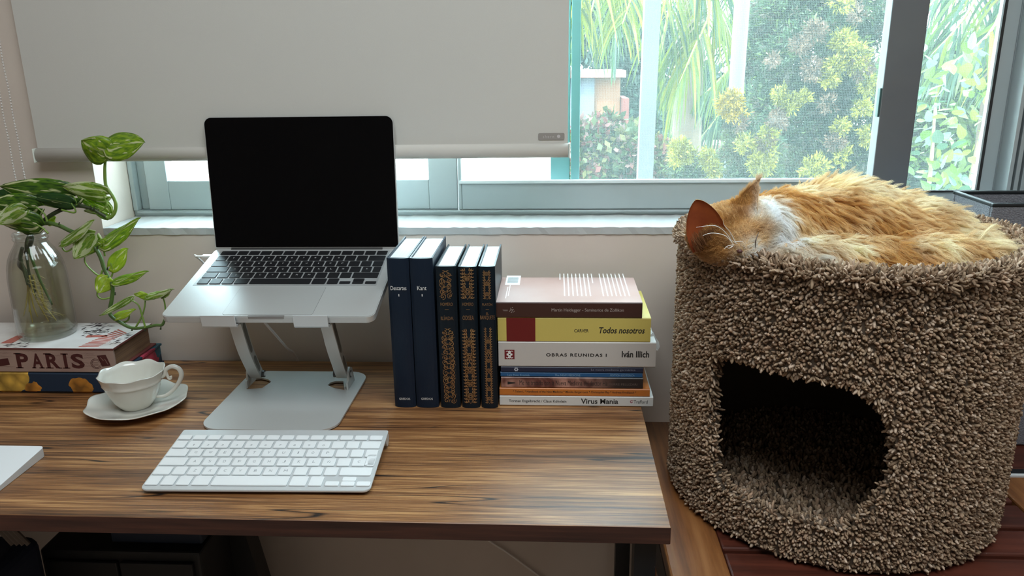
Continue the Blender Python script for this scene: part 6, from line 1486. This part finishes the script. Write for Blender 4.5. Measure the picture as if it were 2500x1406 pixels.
# fur
def make_fur(name, n, seed, length_fn, radius, headpart):
    g = np.random.default_rng(seed)
    tri = np.array([[f[0], f[i], f[i+1]] for f in (Fb[:nfb]+Fb[ear_rng[0]:ear_rng[1]]) for i in range(1, len(f)-1)]); Vn = np.array(Vb); A, B, Cc = Vn[tri[:, 0]], Vn[tri[:, 1]], Vn[tri[:, 2]]
    cen = (A+B+Cc)/3; hd = np.linalg.norm((cen-headc)/np.array([1, 1, 1]), axis=1) < .072; hd &= cen[:, 0] < headc[0]+.045; hd[-2*(ear_rng[1]-ear_rng[0]):] = True
    nr = np.cross(B-A, Cc-A); ar = np.linalg.norm(nr, axis=1)/2; nr = nr/np.maximum(2*ar, 1e-12)[:, None]
    vis = (cen[:, 2] > ZT-.055) ; wgt = ar*vis*(hd if headpart else ~hd); pr2 = wgt/wgt.sum()
    i = g.choice(len(tri), n, p=pr2); u, v = g.random(n), g.random(n); k = u+v > 1; u[k], v[k] = 1-u[k], 1-v[k]
    R0 = A[i]+(B-A)[i]*u[:, None]+(Cc-A)[i]*v[:, None]; Nn = nr[i]
    if headpart:   # hair runs from the nose back over the skull
        nose = P3(1812, 612, HYc-.05); F = R0-nose; F /= np.linalg.norm(F, axis=1)[:, None]; F = F+np.array([0, .1, -.05])
    else:
        ang = np.array([mnoise.noise(Vector((p[0]*14, p[1]*14, p[2]*14))) for p in R0])*1.3
        bx = np.clip((R0[:, 0]-headc[0])/.35, 0, 1)
        F = np.stack([.75+.4*bx, -.55-.1*bx, -.55+.0*bx], 1); F[:, 0] += .5*np.sin(ang*2); F[:, 2] += .5*ang
        chest = np.exp(-((R0[:, 0]-(headc[0]+.075))/.04)**2)[:, None]; F = F*(1-chest)+np.array([.5, -.5, -.8])*chest
    F = F-(F*Nn).sum(1)[:, None]*Nn; F /= np.maximum(np.linalg.norm(F, axis=1), 1e-6)[:, None]
    Lh = length_fn(R0, g)
    # clumps
    ncl = max(n//(18 if not headpart else 18), 1); ci = g.choice(n, ncl, replace=False)
    from mathutils.kdtree import KDTree
    kd = KDTree(ncl); [kd.insert(Vector(R0[c]), j) for j, c in enumerate(ci)]; kd.balance()
    cl = np.array([ci[kd.find(Vector(p))[1]] for p in R0])
    lift = (.42 if not headpart else .35)+g.normal(size=n)*.10
    m_ = 7; ts = np.linspace(0, 1, m_); pts = np.empty((n, m_, 3), np.float32)
    clF = F[cl]+g.normal(size=(ncl, 3))[np.searchsorted(np.sort(ci), cl)]*.22 if False else F[cl]
    jit = {c: g.normal(size=3)*(.30 if not headpart else .12) for c in ci}; J = np.array([jit[c] for c in cl]); D = F*.35+clF*.65+J; D /= np.linalg.norm(D, axis=1)[:, None]
    grav = np.array([0, 0, -.38 if not headpart else -.05])
    for q, t_ in enumerate(ts):
        d = D*t_+Nn*(lift[:, None]*t_*(1-.45*t_))+grav*t_*t_*.6
        pts[:, q] = R0+d*Lh[:, None]
    # pull towards the clump tip
    tipc = pts[cl, -1]; rootc = pts[cl, 0]
    for q, t_ in enumerate(ts):
        tgt = pts[cl, q]; k_ = (.0+.72*t_**1.6)*(1 if not headpart else .6); pts[:, q] = pts[:, q]*(1-k_)+(tgt+(R0-R0[cl])*.18)*k_
    wv_ = g.uniform(0, 6.28, n)[cl]; am = (.0014 if not headpart else .0003); sdv = np.cross(Nn, D); pts += (sdv[:, None]*(am*np.sin(ts[None, :]*7+wv_[:, None])*ts[None, :])[:, :, None]).astype(np.float32)
    pts += (g.normal(size=(n, m_, 3))*ts[None, :, None]*.0008).astype(np.float32)
    hc_ = bpy.data.hair_curves.new(name); hc_.add_curves([m_]*n)
    hc_.points.foreach_set('position', pts.ravel()) if False else hc_.attributes['position'].data.foreach_set('vector', pts.ravel())
    ra = hc_.attributes.get('radius') or hc_.attributes.new('radius', 'FLOAT', 'POINT'); ra.data.foreach_set('value', np.tile(radius*np.array([1, 1, .95, .85, .7, .5, .15]), n).astype(np.float32))
    col = coat(R0, g)*g.uniform(.85, 1.15, (n, 1)); c4 = np.ones((n, 4), np.float32); c4[:, :3] = np.clip(col, 0, 1)
    ca = hc_.attributes.new('col', 'FLOAT_COLOR', 'CURVE'); ca.data.foreach_set('color', c4.ravel())
    hc_.materials.append(furmat); o = bpy.data.objects.new(name, hc_); COL.objects.link(o); o.parent = ct_; o.matrix_parent_inverse = MW[ct_.name].inverted(); o['kind'] = 'stuff'; MW[o.name] = Matrix.Identity(4); return o
furmat = bpy.data.materials.new('cat_fur'); furmat.use_nodes = True; N, Lk = nt(furmat); b = N['Principled BSDF']; at = N.new('ShaderNodeAttribute'); at.attribute_name = 'col'
Lk.new(at.outputs['Color'], b.inputs['Base Color']); b.inputs['Roughness'].default_value = .5; b.inputs['Specular IOR Level'].default_value = .35
tr = N.new('ShaderNodeBsdfTranslucent'); Lk.new(at.outputs['Color'], tr.inputs[0]); mx = N.new('ShaderNodeMixShader'); mx.inputs[0].default_value = .35; Lk.new(b.outputs[0], mx.inputs[1]); Lk.new(tr.outputs[0], mx.inputs[2]); Lk.new(mx.outputs[0], N['Material Output'].inputs[0])
def len_body(P, g): return (.022+.005*np.sin(P[:, 0]*40))*g.uniform(.7, 1.2, len(P))
def len_head(P, g):
    d = np.linalg.norm(P-P3(1812, 612, HYc-.05), axis=1); return (.0035+.10*np.clip(d-.01, 0, .07)**1.0)*g.uniform(.7, 1.15, len(P))*.95
make_fur('body_fur', 130000, 61, len_body, .00015, False)
make_fur('head_fur', 60000, 62, len_head, .00013, True)
# ear fringe
def strands(name, lines, r, m): 
    bm = bmesh.new()
    for P in lines: tube(bm, P, r, 4, 4)
    o = link(name, bm2(bm), ct_, m); return o
g = np.random.default_rng(8); fr_ = []
for k in range(260):
    u = g.random(); a = P3(1700+75*u, 612-32*u, HYc-.030)+g.normal(size=3)*.002; dpx = P3(1694+60*u-12*g.random(), 588-28*u-22*g.random(), HYc-.040); fr_.append([a, (a+dpx)/2+g.normal(size=3)*.002, dpx])
strands('ear_hair', fr_, [.00022, .00018, .00006], mat('ear_hair_tone', (.30, .14, .06), .6))['kind'] = 'stuff'
# ear backs carry short fur: strands on the shells
for name, pts_ in (('whisker', [[(1787, 592), (1772, 568), (1745, 551), (1700, 555)], [(1790, 596), (1770, 575), (1738, 569), (1716, 575)], [(1795, 590), (1782, 566), (1767, 548), (1766, 536)], [(1792, 598), (1778, 600), (1768, 608)], [(1800, 595), (1786, 586), (1782, 572)], [(1795, 590), (1805, 589), (1814, 590)], [(1790, 600), (1780, 606), (1772, 602)]]),):
    for P in pts_:
        link(name, tubem([P3(x, y, HYc-.058-.004*i) for i, (x, y) in enumerate(P)], [.00042, .00036, .00015], 5, 6), ct_, mat('whisker_white', (.9, .88, .82), .4))
